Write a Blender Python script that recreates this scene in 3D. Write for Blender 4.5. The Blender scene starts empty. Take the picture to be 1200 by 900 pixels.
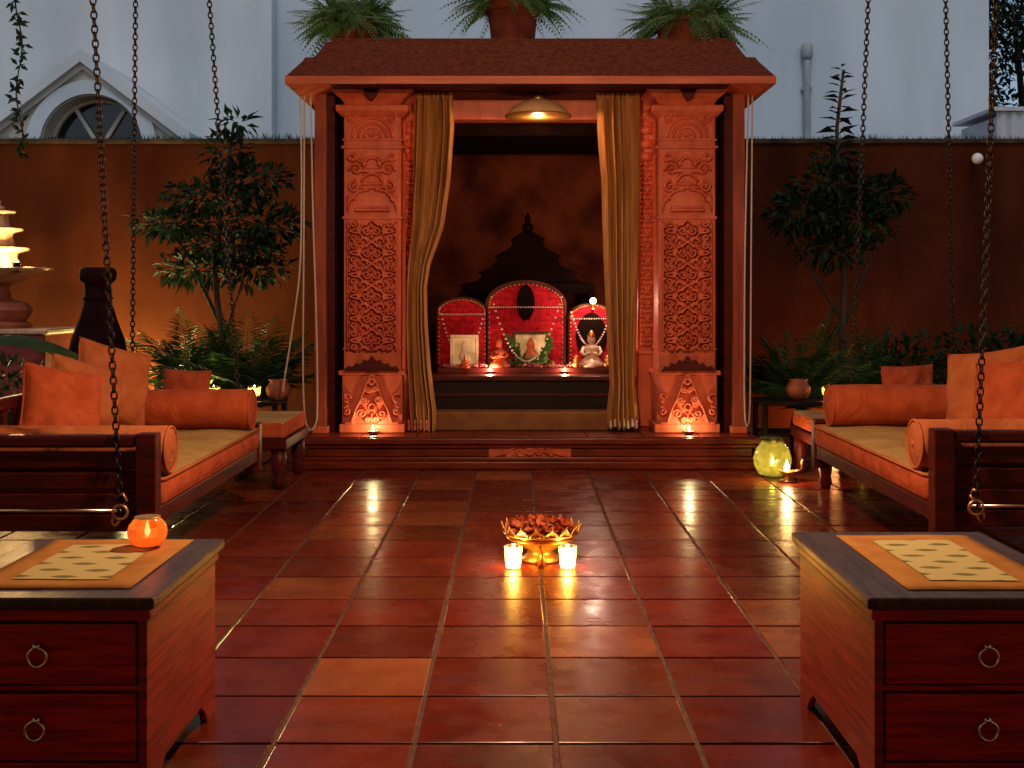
import bpy, math, random
import numpy as np
from mathutils import Vector, Matrix

random.seed(7)
PI = math.pi
SC = bpy.context.scene
COL = SC.collection

# ------------------------------------------------------------------ camera
cam_d = bpy.data.cameras.new('camera')
cam_d.sensor_width = 36.0
cam_d.lens = 36.0 * 1402 / 1200
cam_d.shift_x = -5 / 1200
cam_d.shift_y = -105 / 1200
cam_d.clip_start = 0.05
cam_d.clip_end = 500
cam = bpy.data.objects.new('camera', cam_d)
COL.objects.link(cam)
cam.location = (0, 0, 1.27)
cam.rotation_euler = (PI / 2, 0, 0)
SC.camera = cam

# ------------------------------------------------------------------ sky and sun (dusk)
SUN_EL, SUN_AZ = math.radians(52), math.radians(180)      # azimuth from +Y: behind the camera
world = bpy.data.worlds.new('World')
SC.world = world
world.use_nodes = True
wn = world.node_tree
wn.nodes.clear()
wo = wn.nodes.new('ShaderNodeOutputWorld')
wb = wn.nodes.new('ShaderNodeBackground')
ws = wn.nodes.new('ShaderNodeTexSky')
ws.sky_type = 'NISHITA'
ws.sun_disc = False
ws.sun_elevation = SUN_EL
ws.sun_rotation = SUN_AZ
wb.inputs['Strength'].default_value = 0.085
wn.links.new(ws.outputs[0], wb.inputs['Color'])
wn.links.new(wb.outputs[0], wo.inputs['Surface'])
sun_d = bpy.data.lights.new('sun', 'SUN')
sun_d.energy = 0.6
sun_d.angle = math.radians(20)
sun_d.color = (1.0, 0.80, 0.66)
sun = bpy.data.objects.new('sun', sun_d)
COL.objects.link(sun)
sdir = Vector((math.sin(SUN_AZ) * math.cos(SUN_EL), math.cos(SUN_AZ) * math.cos(SUN_EL), math.sin(SUN_EL)))
sun.rotation_euler = sdir.to_track_quat('Z', 'Y').to_euler()

SC.view_settings.view_transform = 'Standard'
SC.view_settings.look = 'None'
SC.view_settings.exposure = 0.0
SC.view_settings.gamma = 1.0
SC.view_settings.use_curve_mapping = False
SC.cycles.use_denoising = True
SC.cycles.max_bounces = 5
SC.cycles.diffuse_bounces = 3
SC.cycles.glossy_bounces = 3
SC.cycles.transparent_max_bounces = 8
SC.cycles.use_adaptive_sampling = True
SC.cycles.adaptive_threshold = 0.02
SC.cycles.sample_clamp_indirect = 4.0
SC.cycles.caustics_reflective = False
SC.cycles.caustics_refractive = False


# ------------------------------------------------------------------ materials
def new_mat(name):
    m = bpy.data.materials.new(name)
    m.use_nodes = True
    nt = m.node_tree
    nt.nodes.clear()
    out = nt.nodes.new('ShaderNodeOutputMaterial')
    return m, nt, out


def pmat(name, c1, c2=None, scale=6.0, stretch=(1, 1, 1), rough=0.5, bump=0.0, bscale=None, metal=0.0,
         detail=5.0, spec=0.5, rvar=0.0, sheen=0.0, weave=0.0, coat=0.0, trans=0.0, lo=0.35, hi=0.65, crease=0.0):
    """Principled material whose colour wanders between c1 and c2 with stretched noise; optional bump and weave."""
    m, nt, out = new_mat(name)
    N, L = nt.nodes, nt.links
    b = N.new('ShaderNodeBsdfPrincipled')
    tc = N.new('ShaderNodeTexCoord')
    mp = N.new('ShaderNodeMapping')
    mp.inputs['Scale'].default_value = stretch
    L.new(tc.outputs['Object'], mp.inputs['Vector'])
    nz = N.new('ShaderNodeTexNoise')
    nz.inputs['Scale'].default_value = scale
    nz.inputs['Detail'].default_value = detail
    L.new(mp.outputs[0], nz.inputs['Vector'])
    rp = N.new('ShaderNodeValToRGB')
    rp.color_ramp.elements[0].position = lo
    rp.color_ramp.elements[1].position = hi
    c2 = c2 or tuple(x * 0.7 for x in c1)
    rp.color_ramp.elements[0].color = (*c1, 1)
    rp.color_ramp.elements[1].color = (*c2, 1)
    L.new(nz.outputs['Fac'], rp.inputs[0])
    L.new(rp.outputs[0], b.inputs['Base Color'])
    b.inputs['Metallic'].default_value = metal
    b.inputs['Specular IOR Level'].default_value = spec
    b.inputs['Sheen Weight'].default_value = sheen
    b.inputs['Coat Weight'].default_value = coat
    b.inputs['Transmission Weight'].default_value = trans
    if rvar:
        mr = N.new('ShaderNodeMapRange')
        mr.inputs['To Min'].default_value = max(0.02, rough - rvar)
        mr.inputs['To Max'].default_value = min(1, rough + rvar)
        L.new(nz.outputs['Fac'], mr.inputs['Value'])
        L.new(mr.outputs[0], b.inputs['Roughness'])
    else:
        b.inputs['Roughness'].default_value = rough
    hgt = None
    if bump:
        n2 = N.new('ShaderNodeTexNoise')
        n2.inputs['Scale'].default_value = bscale or scale * 4
        n2.inputs['Detail'].default_value = 6
        L.new(mp.outputs[0], n2.inputs['Vector'])
        hgt = n2.outputs['Fac']
    if weave:
        w1 = N.new('ShaderNodeTexWave'); w1.bands_direction = 'X'
        w2 = N.new('ShaderNodeTexWave'); w2.bands_direction = 'Z'
        for w in (w1, w2):
            w.inputs['Scale'].default_value = weave
            w.inputs['Distortion'].default_value = 0.6
            L.new(tc.outputs['Object'], w.inputs['Vector'])
        ad = N.new('ShaderNodeMath'); ad.operation = 'ADD'
        L.new(w1.outputs['Fac'], ad.inputs[0]); L.new(w2.outputs['Fac'], ad.inputs[1])
        if hgt is not None:
            a2 = N.new('ShaderNodeMath'); a2.operation = 'ADD'
            L.new(ad.outputs[0], a2.inputs[0]); L.new(hgt, a2.inputs[1])
            hgt = a2.outputs[0]
        else:
            hgt = ad.outputs[0]
    if hgt is not None:
        bp = N.new('ShaderNodeBump')
        bp.inputs['Strength'].default_value = bump or 0.2
        bp.inputs['Distance'].default_value = 0.01
        L.new(hgt, bp.inputs['Height'])
        L.new(bp.outputs[0], b.inputs['Normal'])
        if crease:
            n3 = N.new('ShaderNodeTexNoise'); n3.inputs['Scale'].default_value = 6.5; n3.inputs['Detail'].default_value = 3
            n3.inputs['Distortion'].default_value = 1.6
            L.new(tc.outputs['Object'], n3.inputs['Vector'])
            b3 = N.new('ShaderNodeBump'); b3.inputs['Strength'].default_value = crease; b3.inputs['Distance'].default_value = .05
            L.new(n3.outputs['Fac'], b3.inputs['Height']); L.new(b3.outputs[0], bp.inputs['Normal'])
    L.new(b.outputs[0], out.inputs['Surface'])
    return m


def emat(name, col, strength, gas=False):
    m, nt, out = new_mat(name)
    e = nt.nodes.new('ShaderNodeEmission')
    e.inputs['Color'].default_value = (*col, 1)
    e.inputs['Strength'].default_value = strength
    if gas:
        tp, ad = nt.nodes.new('ShaderNodeBsdfTransparent'), nt.nodes.new('ShaderNodeAddShader')
        nt.links.new(e.outputs[0], ad.inputs[0]); nt.links.new(tp.outputs[0], ad.inputs[1]); nt.links.new(ad.outputs[0], out.inputs['Surface'])
    else:
        nt.links.new(e.outputs[0], out.inputs['Surface'])
    return m


def glow_glass(name, tcol, clear=0.5, rough=0.15, pattern=0.0, c2=None):
    """Thin coloured glass: partly clear, partly milky, with a glossy skin."""
    m, nt, out = new_mat(name)
    N, L = nt.nodes, nt.links
    tp = N.new('ShaderNodeBsdfTransparent'); tp.inputs[0].default_value = (*[min(1, x * 1.2 + 0.15) for x in tcol], 1)
    tl = N.new('ShaderNodeBsdfTranslucent'); tl.inputs[0].default_value = (*tcol, 1)
    gl = N.new('ShaderNodeBsdfGlossy'); gl.inputs['Roughness'].default_value = rough
    if pattern:
        tc = N.new('ShaderNodeTexCoord')
        vo = N.new('ShaderNodeTexVoronoi'); vo.inputs['Scale'].default_value = pattern
        L.new(tc.outputs['Object'], vo.inputs['Vector'])
        rp = N.new('ShaderNodeValToRGB')
        rp.color_ramp.elements[0].color = (*tcol, 1); rp.color_ramp.elements[1].color = (*(c2 or tcol), 1)
        L.new(vo.outputs['Color'], rp.inputs[0])
        L.new(rp.outputs[0], tl.inputs[0])
    m1 = N.new('ShaderNodeMixShader'); m1.inputs[0].default_value = 1 - clear
    L.new(tp.outputs[0], m1.inputs[1]); L.new(tl.outputs[0], m1.inputs[2])
    fr = N.new('ShaderNodeFresnel'); fr.inputs[0].default_value = 1.45
    m2 = N.new('ShaderNodeMixShader')
    L.new(fr.outputs[0], m2.inputs[0]); L.new(m1.outputs[0], m2.inputs[1]); L.new(gl.outputs[0], m2.inputs[2])
    L.new(m2.outputs[0], out.inputs['Surface'])
    return m


def leaf_mat(name, c1, c2, scale=3.0, rough=0.45):
    m, nt, out = new_mat(name)
    N, L = nt.nodes, nt.links
    b = N.new('ShaderNodeBsdfPrincipled'); b.inputs['Roughness'].default_value = rough; b.inputs['Specular IOR Level'].default_value = .2
    tc = N.new('ShaderNodeTexCoord')
    nz = N.new('ShaderNodeTexNoise'); nz.inputs['Scale'].default_value = scale; nz.inputs['Detail'].default_value = 4
    L.new(tc.outputs['Object'], nz.inputs['Vector'])
    rp = N.new('ShaderNodeValToRGB')
    rp.color_ramp.elements[0].position = .38; rp.color_ramp.elements[1].position = .62
    rp.color_ramp.elements[0].color = (*c1, 1); rp.color_ramp.elements[1].color = (*c2, 1)
    L.new(nz.outputs['Fac'], rp.inputs[0]); L.new(rp.outputs[0], b.inputs['Base Color'])
    tl = N.new('ShaderNodeBsdfTranslucent'); L.new(rp.outputs[0], tl.inputs[0])
    mx = N.new('ShaderNodeMixShader'); mx.inputs[0].default_value = .3
    L.new(b.outputs[0], mx.inputs[1]); L.new(tl.outputs[0], mx.inputs[2])
    L.new(mx.outputs[0], out.inputs['Surface'])
    return m


def tile_mat():
    m, nt, out = new_mat('glazed_terracotta_tile')
    N, L = nt.nodes, nt.links
    b = N.new('ShaderNodeBsdfPrincipled')
    oi = N.new('ShaderNodeObjectInfo')
    tc = N.new('ShaderNodeTexCoord')
    off = N.new('ShaderNodeVectorMath'); off.operation = 'MULTIPLY_ADD'
    cb = N.new('ShaderNodeCombineXYZ')
    L.new(oi.outputs['Random'], cb.inputs[0]); L.new(oi.outputs['Random'], cb.inputs[1]); L.new(oi.outputs['Random'], cb.inputs[2])
    off.inputs[1].default_value = (37, 53, 71)
    L.new(cb.outputs[0], off.inputs[0]); L.new(tc.outputs['Object'], off.inputs[2])
    nz = N.new('ShaderNodeTexNoise'); nz.inputs['Scale'].default_value = 4.5; nz.inputs['Detail'].default_value = 7
    nz.inputs['Roughness'].default_value = .62
    L.new(off.outputs[0], nz.inputs['Vector'])
    red = N.new('ShaderNodeValToRGB'); tan = N.new('ShaderNodeValToRGB')
    red.color_ramp.elements[0].position = .3; red.color_ramp.elements[1].position = .72
    red.color_ramp.elements[0].color = (.075, .0050, .0030, 1); red.color_ramp.elements[1].color = (.155, .0135, .0070, 1)
    tan.color_ramp.elements[0].position = .3; tan.color_ramp.elements[1].position = .72
    tan.color_ramp.elements[0].color = (.15, .032, .010, 1); tan.color_ramp.elements[1].color = (.27, .082, .027, 1)
    L.new(nz.outputs['Fac'], red.inputs[0]); L.new(nz.outputs['Fac'], tan.inputs[0])
    b.inputs['Specular IOR Level'].default_value = .24
    sp = N.new('ShaderNodeSeparateColor'); L.new(oi.outputs['Color'], sp.inputs[0])
    mx = N.new('ShaderNodeMix'); mx.data_type = 'RGBA'
    L.new(sp.outputs[0], mx.inputs['Factor']); L.new(red.outputs[0], mx.inputs[6]); L.new(tan.outputs[0], mx.inputs[7])
    hv = N.new('ShaderNodeHueSaturation'); L.new(mx.outputs[2], hv.inputs['Color']); L.new(sp.outputs[1], hv.inputs['Value'])
    L.new(hv.outputs[0], b.inputs['Base Color'])
    n2 = N.new('ShaderNodeTexNoise'); n2.inputs['Scale'].default_value = 7; n2.inputs['Detail'].default_value = 2
    L.new(off.outputs[0], n2.inputs['Vector'])
    mr = N.new('ShaderNodeMapRange'); mr.inputs['From Min'].default_value = .3; mr.inputs['From Max'].default_value = .7
    mr.inputs['To Min'].default_value = .19; mr.inputs['To Max'].default_value = .37
    L.new(n2.outputs['Fac'], mr.inputs['Value']); L.new(mr.outputs[0], b.inputs['Roughness'])
    bp = N.new('ShaderNodeBump'); bp.inputs['Strength'].default_value = .05; bp.inputs['Distance'].default_value = .004
    L.new(n2.outputs['Fac'], bp.inputs['Height']); L.new(bp.outputs[0], b.inputs['Normal'])
    L.new(b.outputs[0], out.inputs['Surface'])
    return m


WOOD = pmat('carved_red_wood', (.70, .150, .074), (.50, .088, .043), scale=3, stretch=(4, 4, 1), rough=.42, bump=.15, bscale=25, spec=.4)
WOOD_BASE = pmat('plinth_red_stone', (.20, .026, .012), (.11, .014, .008), scale=4, stretch=(1, 2, 4), rough=.36, bump=.12, bscale=30, rvar=.08, spec=.35)
ROOFM = pmat('weathered_red_roof', (.125, .030, .012), (.065, .014, .007), scale=26, stretch=(1, 1, 2.5), rough=.8, bump=.5, bscale=40, spec=.1, detail=9)
MAHOG = pmat('polished_mahogany', (.56, .026, .017), (.27, .012, .009), scale=7, stretch=(.7, .7, 11), rough=.32, bump=.05, bscale=18, rvar=.06, spec=.4, lo=.38, hi=.62)  # red of the chest fronts raised in the colour against weak front light
MAHOG_SIDE = pmat('mahogany_side_tone', (.36, .036, .017), (.17, .013, .007), scale=7, stretch=(.7, .7, 11), rough=.36, bump=.06, bscale=18, rvar=.06, spec=.4, lo=.36, hi=.64)  # same wood, side faces coloured apart for the stronger light there
TOPWOOD = pmat('dark_table_top', (.085, .052, .042), (.040, .024, .020), scale=7, stretch=(8, 1, 1), rough=.34, bump=.05, rvar=.08, spec=.4)
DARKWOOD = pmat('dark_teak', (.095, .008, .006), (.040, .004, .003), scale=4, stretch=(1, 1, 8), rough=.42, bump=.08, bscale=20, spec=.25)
BLACKL = pmat('black_lacquer', (.010, .006, .006), (.016, .007, .006), scale=5, rough=.4, rvar=.06, spec=.25)
RUST = pmat('rust_cotton', (.60, .125, .050), (.45, .082, .032), scale=9, rough=.95, bump=.3, bscale=60, weave=90, spec=.1, crease=.35)
RUST2 = pmat('faded_orange_cotton', (.60, .185, .072), (.46, .125, .048), scale=7, rough=.95, bump=.3, bscale=60, weave=90, spec=.1, crease=.35)
OCHRE = pmat('ochre_cotton', (.56, .37, .145), (.46, .27, .095), scale=6, rough=.95, bump=.3, bscale=60, weave=90, spec=.1, crease=.3)
IRON = pmat('dark_iron', (.035, .025, .022), (.02, .012, .010), scale=20, rough=.45, metal=.7)
STEEL = pmat('polished_steel', (.85, .78, .74), (.70, .62, .58), scale=20, rough=.22, metal=1.0)
BRASS = pmat('aged_brass', (.80, .46, .13), (.62, .32, .08), scale=14, rough=.38, metal=.85, rvar=.08)
CURT = pmat('olive_gold_curtain', (.56, .275, .095), (.33, .140, .046), scale=5, stretch=(6, 6, .5), rough=.8, bump=.2, bscale=40, spec=.15)
CORDM = pmat('pale_cord', (.62, .50, .42), (.5, .38, .3), scale=40, rough=.8)
STEPM = pmat('tan_step_cloth', (.26, .105, .034), (.18, .068, .022), scale=8, rough=.85, bump=.2, bscale=50)
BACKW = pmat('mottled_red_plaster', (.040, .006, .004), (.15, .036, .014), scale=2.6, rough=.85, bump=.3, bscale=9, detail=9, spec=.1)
REDV = pmat('red_brocade', (.56, .010, .028), (.34, .006, .016), scale=22, rough=.8, bump=.35, bscale=50, weave=42, spec=.2, lo=.42, hi=.58)
CREAM = pmat('cream_paper', (.85, .78, .50), (.72, .60, .32), scale=12, rough=.6)
PALE = pmat('pale_marble', (.75, .60, .46), (.62, .43, .30), scale=18, rough=.35)
ORNG = pmat('orange_painted_clay', (.65, .11, .03), (.42, .06, .02), scale=16, rough=.5)
PINKF = pmat('pink_petals', (.70, .22, .20), (.45, .08, .08), scale=30, rough=.7)
REDF = pmat('red_petals', (.55, .04, .03), (.60, .20, .04), scale=30, rough=.7)
GARL = pmat('white_jasmine', (.72, .62, .58), (.55, .42, .40), scale=60, rough=.7)
GREENF = leaf_mat('garland_leaf', (.10, .22, .05), (.05, .13, .03), 20)
PLASTER = pmat('house_white_plaster', (.69, .75, .77), (.54, .60, .62), scale=1.1, stretch=(1, 1, .22), rough=.9, bump=.2, bscale=14, detail=9, spec=.1)
PLASTER2 = pmat('house_blue_white_plaster', (.64, .74, .80), (.52, .61, .66), scale=1.1, stretch=(1, 1, .22), rough=.9, bump=.2, bscale=14, detail=9, spec=.1)
TRIM = pmat('gable_cream_trim', (.66, .64, .58), (.48, .46, .40), scale=2.5, rough=.8, bump=.2, bscale=12)
PIPE = pmat('grey_drainpipe', (.40, .44, .44), (.30, .33, .33), scale=4, rough=.5)
DGLASS = pmat('dark_window_glass', (.012, .012, .016), (.006, .006, .008), scale=2, rough=.06)
GWALL = pmat('garden_wall_ochre', (.092, .021, .0062), (.040, .008, .003), scale=1.6, stretch=(1, 1, .4), rough=.95, bump=.6, bscale=9, detail=10, spec=.05, lo=.3, hi=.72)
COPING = pmat('wall_coping', (.08, .05, .035), (.03, .02, .014), scale=6, rough=.95, bump=.5, spec=.1)
SOIL = pmat('garden_soil', (.035, .020, .012), (.02, .012, .008), scale=7, rough=1.0, bump=.8, bscale=20)
GROUT = pmat('sandy_grout', (.13, .058, .030), (.06, .022, .012), scale=20, rough=.85, bump=.3)
TERRA = pmat('terracotta', (.36, .10, .045), (.24, .06, .03), scale=9, rough=.75, bump=.2)
DTERRA = pmat('dark_unglazed_clay', (.022, .006, .006), (.010, .003, .003), scale=6, rough=.9, bump=.2, spec=.08)
STONE = pmat('fountain_sandstone', (.58, .38, .22), (.42, .25, .13), scale=9, rough=.6, bump=.3)
BARK = pmat('bark', (.060, .035, .022), (.03, .018, .012), scale=12, stretch=(1, 1, .3), rough=.95, bump=.5)
LEAF_D = leaf_mat('leaf_dark', (.008, .018, .006), (.018, .038, .012), rough=.65)
LEAF_M = leaf_mat('leaf_mid', (.030, .080, .020), (.070, .140, .035))
LEAF_F = leaf_mat('fern_leaf', (.07, .17, .04), (.20, .32, .12), 5)
LEAF_P = leaf_mat('palm_leaf', (.022, .058, .016), (.065, .13, .035), 6)
TILE = tile_mat()
FASC = pmat('eave_board_wood', (.50, .120, .052), (.32, .066, .028), scale=3, stretch=(.6, 4, 6), rough=.5, bump=.2, bscale=25, spec=.3)
POSTW = pmat('brown_post_wood', (.36, .072, .034), (.22, .040, .019), scale=3, stretch=(4, 4, 1), rough=.45, bump=.15, bscale=25, spec=.3)
DPOT = pmat('old_dark_terracotta', (.17, .040, .022), (.09, .020, .012), scale=8, rough=.9, bump=.3, spec=.1)
BLACKW_SHADE = pmat('black_wood_and_shade', (.006, .003, .003), (.012, .005, .004), scale=5, rough=.95, spec=.05)  # black of canopy and ovals; on the ceiling it is painted shade
FLAME = emat('flame', (1.0, .58, .2), 60, True)
FLAME2 = emat('small_flame', (1.0, .62, .25), 12, True)
BULB = emat('lit_bulb', (1.0, .62, .30), 12)
SHADE = pmat('cream_amber_shade', (.85, .60, .36), (.75, .48, .26), scale=6, rough=.4)
VOTIVE = glow_glass('frosted_votive_glass', (1.0, .72, .30), clear=.3)
MOSAIC = glow_glass('orange_mosaic_glass', (.55, .06, .012), clear=.2, pattern=45, c2=(.75, .22, .04))
GREENG = glow_glass('green_bubble_glass', (.30, .40, .06), clear=.35, pattern=30, c2=(.62, .62, .2))
WHITEG = pmat('white_globe', (.8, .78, .74), (.74, .70, .66), scale=10, rough=.3)
ZINC = pmat('white_corrugated_sheet', (.62, .64, .68), (.45, .48, .52), scale=1.5, stretch=(6, 1, .5), rough=.5)
WAX = pmat('candle_wax', (.8, .62, .35), (.75, .52, .25), scale=10, rough=.5)


def mat_pattern():
    """Woven table mat centre: cream ground with rows of lens-shaped green leaves (a flat print)."""
    m, nt, out = new_mat('mat_leaf_print')
    N, L = nt.nodes, nt.links
    b = N.new('ShaderNodeBsdfPrincipled'); b.inputs['Roughness'].default_value = .9
    tc = N.new('ShaderNodeTexCoord')
    sx = N.new('ShaderNodeSeparateXYZ'); L.new(tc.outputs['Object'], sx.inputs[0])

    def mth(op, a, bb=None, c=None):
        n = N.new('ShaderNodeMath'); n.operation = op
        for i, q in enumerate((a, bb, c)):
            if q is None: continue
            if isinstance(q, (int, float)): n.inputs[i].default_value = q
            else: L.new(q, n.inputs[i])
        return n.outputs[0]
    P, Q = .0625, .150
    row = mth('FLOOR', mth('DIVIDE', sx.outputs[1], Q * .5))
    odd = mth('MODULO', mth('ABSOLUTE', row), 2)
    fx = mth('SUBTRACT', mth('FRACT', mth('ADD', mth('DIVIDE', sx.outputs[0], P * 2), mth('MULTIPLY', odd, .5))), .5)
    fy = mth('SUBTRACT', mth('FRACT', mth('DIVIDE', sx.outputs[1], Q * .5)), .5)
    d = mth('ADD', mth('POWER', mth('ABSOLUTE', mth('MULTIPLY', fx, 3.0)), 1.6), mth('POWER', mth('ABSOLUTE', mth('MULTIPLY', fy, 3.8)), 1.2))
    nz = N.new('ShaderNodeTexNoise'); nz.inputs['Scale'].default_value = 60
    L.new(tc.outputs['Object'], nz.inputs['Vector'])
    dd = mth('ADD', d, mth('MULTIPLY', mth('SUBTRACT', nz.outputs['Fac'], .5), .5))
    rp = N.new('ShaderNodeValToRGB')
    rp.color_ramp.elements[0].position = .6; rp.color_ramp.elements[0].color = (.17, .15, .035, 1)
    rp.color_ramp.elements[1].position = .95; rp.color_ramp.elements[1].color = (.56, .46, .20, 1)
    L.new(dd, rp.inputs[0]); L.new(rp.outputs[0], b.inputs['Base Color'])
    L.new(b.outputs[0], out.inputs['Surface'])
    return m


MATP = mat_pattern()
MATO = pmat('mat_gold_border', (.50, .235, .062), (.40, .165, .042), scale=10, rough=.8, weave=120, bump=.15, spec=.1)


# ------------------------------------------------------------------ mesh builder
class MB:
    def __init__(s):
        s.v, s.f, s.m = [], [], []

    def add(s, vs, fs, mi=0):
        o = len(s.v)
        s.v += [tuple(p) for p in vs]
        s.f += [tuple(i + o for i in f) for f in fs]
        s.m += [mi] * len(fs)
        return s

    def box(s, x0, x1, y0, y1, z0, z1, mi=0, top=None):
        vs = [(x0, y0, z0), (x1, y0, z0), (x1, y1, z0), (x0, y1, z0), (x0, y0, z1), (x1, y0, z1), (x1, y1, z1), (x0, y1, z1)]
        fs = [(3, 2, 1, 0), (4, 5, 6, 7), (0, 1, 5, 4), (1, 2, 6, 5), (2, 3, 7, 6), (3, 0, 4, 7)]
        s.add(vs, fs, mi)
        if top is not None: s.m[-5] = top
        return s

    def prism_xz(s, poly, y0, y1, mi=0):
        n = len(poly)
        vs = [(x, y0, z) for x, z in poly] + [(x, y1, z) for x, z in poly]
        fs = [tuple(range(n)), tuple(reversed(range(n, 2 * n)))]
        fs += [(i, i + n, (i + 1) % n + n, (i + 1) % n) for i in range(n)]
        return s.add(vs, fs, mi)

    def prism_yz(s, poly, x0, x1, mi=0):
        n = len(poly)
        vs = [(x0, y, z) for y, z in poly] + [(x1, y, z) for y, z in poly]
        fs = [tuple(reversed(range(n))), tuple(range(n, 2 * n))]
        fs += [(i, (i + 1) % n, (i + 1) % n + n, i + n) for i in range(n)]
        return s.add(vs, fs, mi)

    def rings(s, rs, close_top=True, close_bot=True, mi=0):
        n = len(rs[0])
        vs = [p for r in rs for p in r]
        fs = []
        for k in range(len(rs) - 1):
            for i in range(n):
                a, b = k * n + i, k * n + (i + 1) % n
                fs.append((a, b, b + n, a + n))
        if close_bot: fs.append(tuple(reversed(range(n))))
        if close_top: fs.append(tuple(range((len(rs) - 1) * n, len(rs) * n)))
        return s.add(vs, fs, mi)

    def lathe(s, prof, c=(0, 0, 0), n=24, wob=None, axis='z', ct=True, cb=True, mi=0):
        rs = []
        for r, z in prof:
            ring = []
            for i in range(n):
                a = 2 * PI * i / n
                rr = r * (1 + (wob(a, z) if wob else 0))
                x, y = rr * math.cos(a), rr * math.sin(a)
                if axis == 'z': p = (c[0] + x, c[1] + y, c[2] + z)
                elif axis == 'x': p = (c[0] + z, c[1] + x, c[2] + y)
                else: p = (c[0] + y, c[1] + z, c[2] + x)
                ring.append(p)
            rs.append(ring)
        return s.rings(rs, ct, cb, mi)

    def tube(s, pts, r, n=6, mi=0):
        pts = [Vector(p) for p in pts]
        rr = r if isinstance(r, (list, tuple)) else [r] * len(pts)
        rs = []
        up = Vector((0, 0, 1))
        for i, p in enumerate(pts):
            t = (pts[min(i + 1, len(pts) - 1)] - pts[max(i - 1, 0)]).normalized()
            a = t.cross(up if abs(t.z) < .95 else Vector((1, 0, 0))).normalized()
            b = t.cross(a)
            rs.append([tuple(p + (a * math.cos(2 * PI * k / n) + b * math.sin(2 * PI * k / n)) * rr[i]) for k in range(n)])
        return s.rings(rs, True, True, mi)

    def ball(s, c, r, nu=10, nv=6, sc=(1, 1, 1), mi=0):
        rs = []
        for j in range(1, nv):
            th = PI * j / nv
            rs.append([(c[0] + r * sc[0] * math.sin(th) * math.cos(2 * PI * i / nu), c[1] + r * sc[1] * math.sin(th) * math.sin(2 * PI * i / nu),
                        c[2] - r * sc[2] * math.cos(th)) for i in range(nu)])
        return s.rings(rs, True, True, mi)

    def torus(s, c, R, r, ax='y', n=16, k=6, sz=1.0, mi=0):
        rs = []
        for i in range(n):
            a = 2 * PI * i / n
            ring = []
            for j in range(k):
                b = 2 * PI * j / k
                q = R + r * math.cos(b)
                u, w, t = q * math.cos(a), q * math.sin(a) * sz, r * math.sin(b)
                if ax == 'y': ring.append((c[0] + u, c[1] + t, c[2] + w))
                elif ax == 'x': ring.append((c[0] + t, c[1] + u, c[2] + w))
                else: ring.append((c[0] + u, c[1] + w, c[2] + t))
            rs.append(ring)
        vs = [p for q in rs for p in q]
        fs = []
        for i in range(n):
            for j in range(k):
                a, b = i * k + j, i * k + (j + 1) % k
                c2, d = ((i + 1) % n) * k + (j + 1) % k, ((i + 1) % n) * k + j
                fs.append((a, d, c2, b))
        return s.add(vs, fs, mi)

    def grid(s, fn, nu, nv, mi=0):
        vs = [fn(i / nu, j / nv) for j in range(nv + 1) for i in range(nu + 1)]
        fs = [(j * (nu + 1) + i, j * (nu + 1) + i + 1, (j + 1) * (nu + 1) + i + 1, (j + 1) * (nu + 1) + i) for j in range(nv) for i in range(nu)]
        return s.add(vs, fs, mi)

    def mesh(s, name, mats, smooth=False):
        me = bpy.data.meshes.new(name)
        me.from_pydata(s.v, [], s.f)
        mats = mats if isinstance(mats, (list, tuple)) else [mats]
        for m in mats: me.materials.append(m)
        if len(mats) > 1: me.polygons.foreach_set('material_index', s.m)
        if smooth:
            me.polygons.foreach_set('use_smooth', [True] * len(me.polygons))
        me.update()
        return me

    def build(s, name, mats, parent=None, smooth=False, bevel=0.0, loc=(0, 0, 0), rot=(0, 0, 0), seg=2):
        o = bpy.data.objects.new(name, s.mesh(name, mats, smooth))
        return place(o, parent, loc, rot, bevel, seg)


def place(o, parent=None, loc=(0, 0, 0), rot=(0, 0, 0), bevel=0, seg=2):
    COL.objects.link(o)
    o.parent = parent
    o.location = loc
    o.rotation_euler = rot
    if bevel:
        b = o.modifiers.new('bevel', 'BEVEL'); b.width = bevel; b.segments = seg; b.limit_method = 'ANGLE'; b.angle_limit = math.radians(35)
    return o


def tag(o, label=None, cat=None, group=None, kind=None):
    if label: o['label'] = label
    if cat: o['category'] = cat
    if group: o['group'] = group
    if kind: o['kind'] = kind
    return o


def thing(name, loc, label, cat, group=None, rotz=0):
    o = bpy.data.objects.new(name, None)
    o.empty_display_size = .1
    COL.objects.link(o)
    o.location = loc
    o.rotation_euler = (0, 0, rotz)
    return tag(o, label, cat, group)


def lamp(name, parent, loc, power, col=(1, .5, .2), radius=.02):
    d = bpy.data.lights.new(name, 'POINT')
    d.energy = power; d.color = col; d.shadow_soft_size = radius
    return place(bpy.data.objects.new(name, d), parent, loc)


def copy_tree(o, parent=None):
    c = o.copy()
    COL.objects.link(c)
    c.parent = parent
    for ch in list(o.children): copy_tree(ch, c)
    return c


WARM = (1.0, .46, .14)

# ================================================================== SETTING
# ---- ground and tiled patio floor
g = MB().grid(lambda a, b: (-120 + 240 * a, -40 + 280 * b, -.06), 4, 4).build('ground', SOIL)
tag(g, kind='structure')

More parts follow.
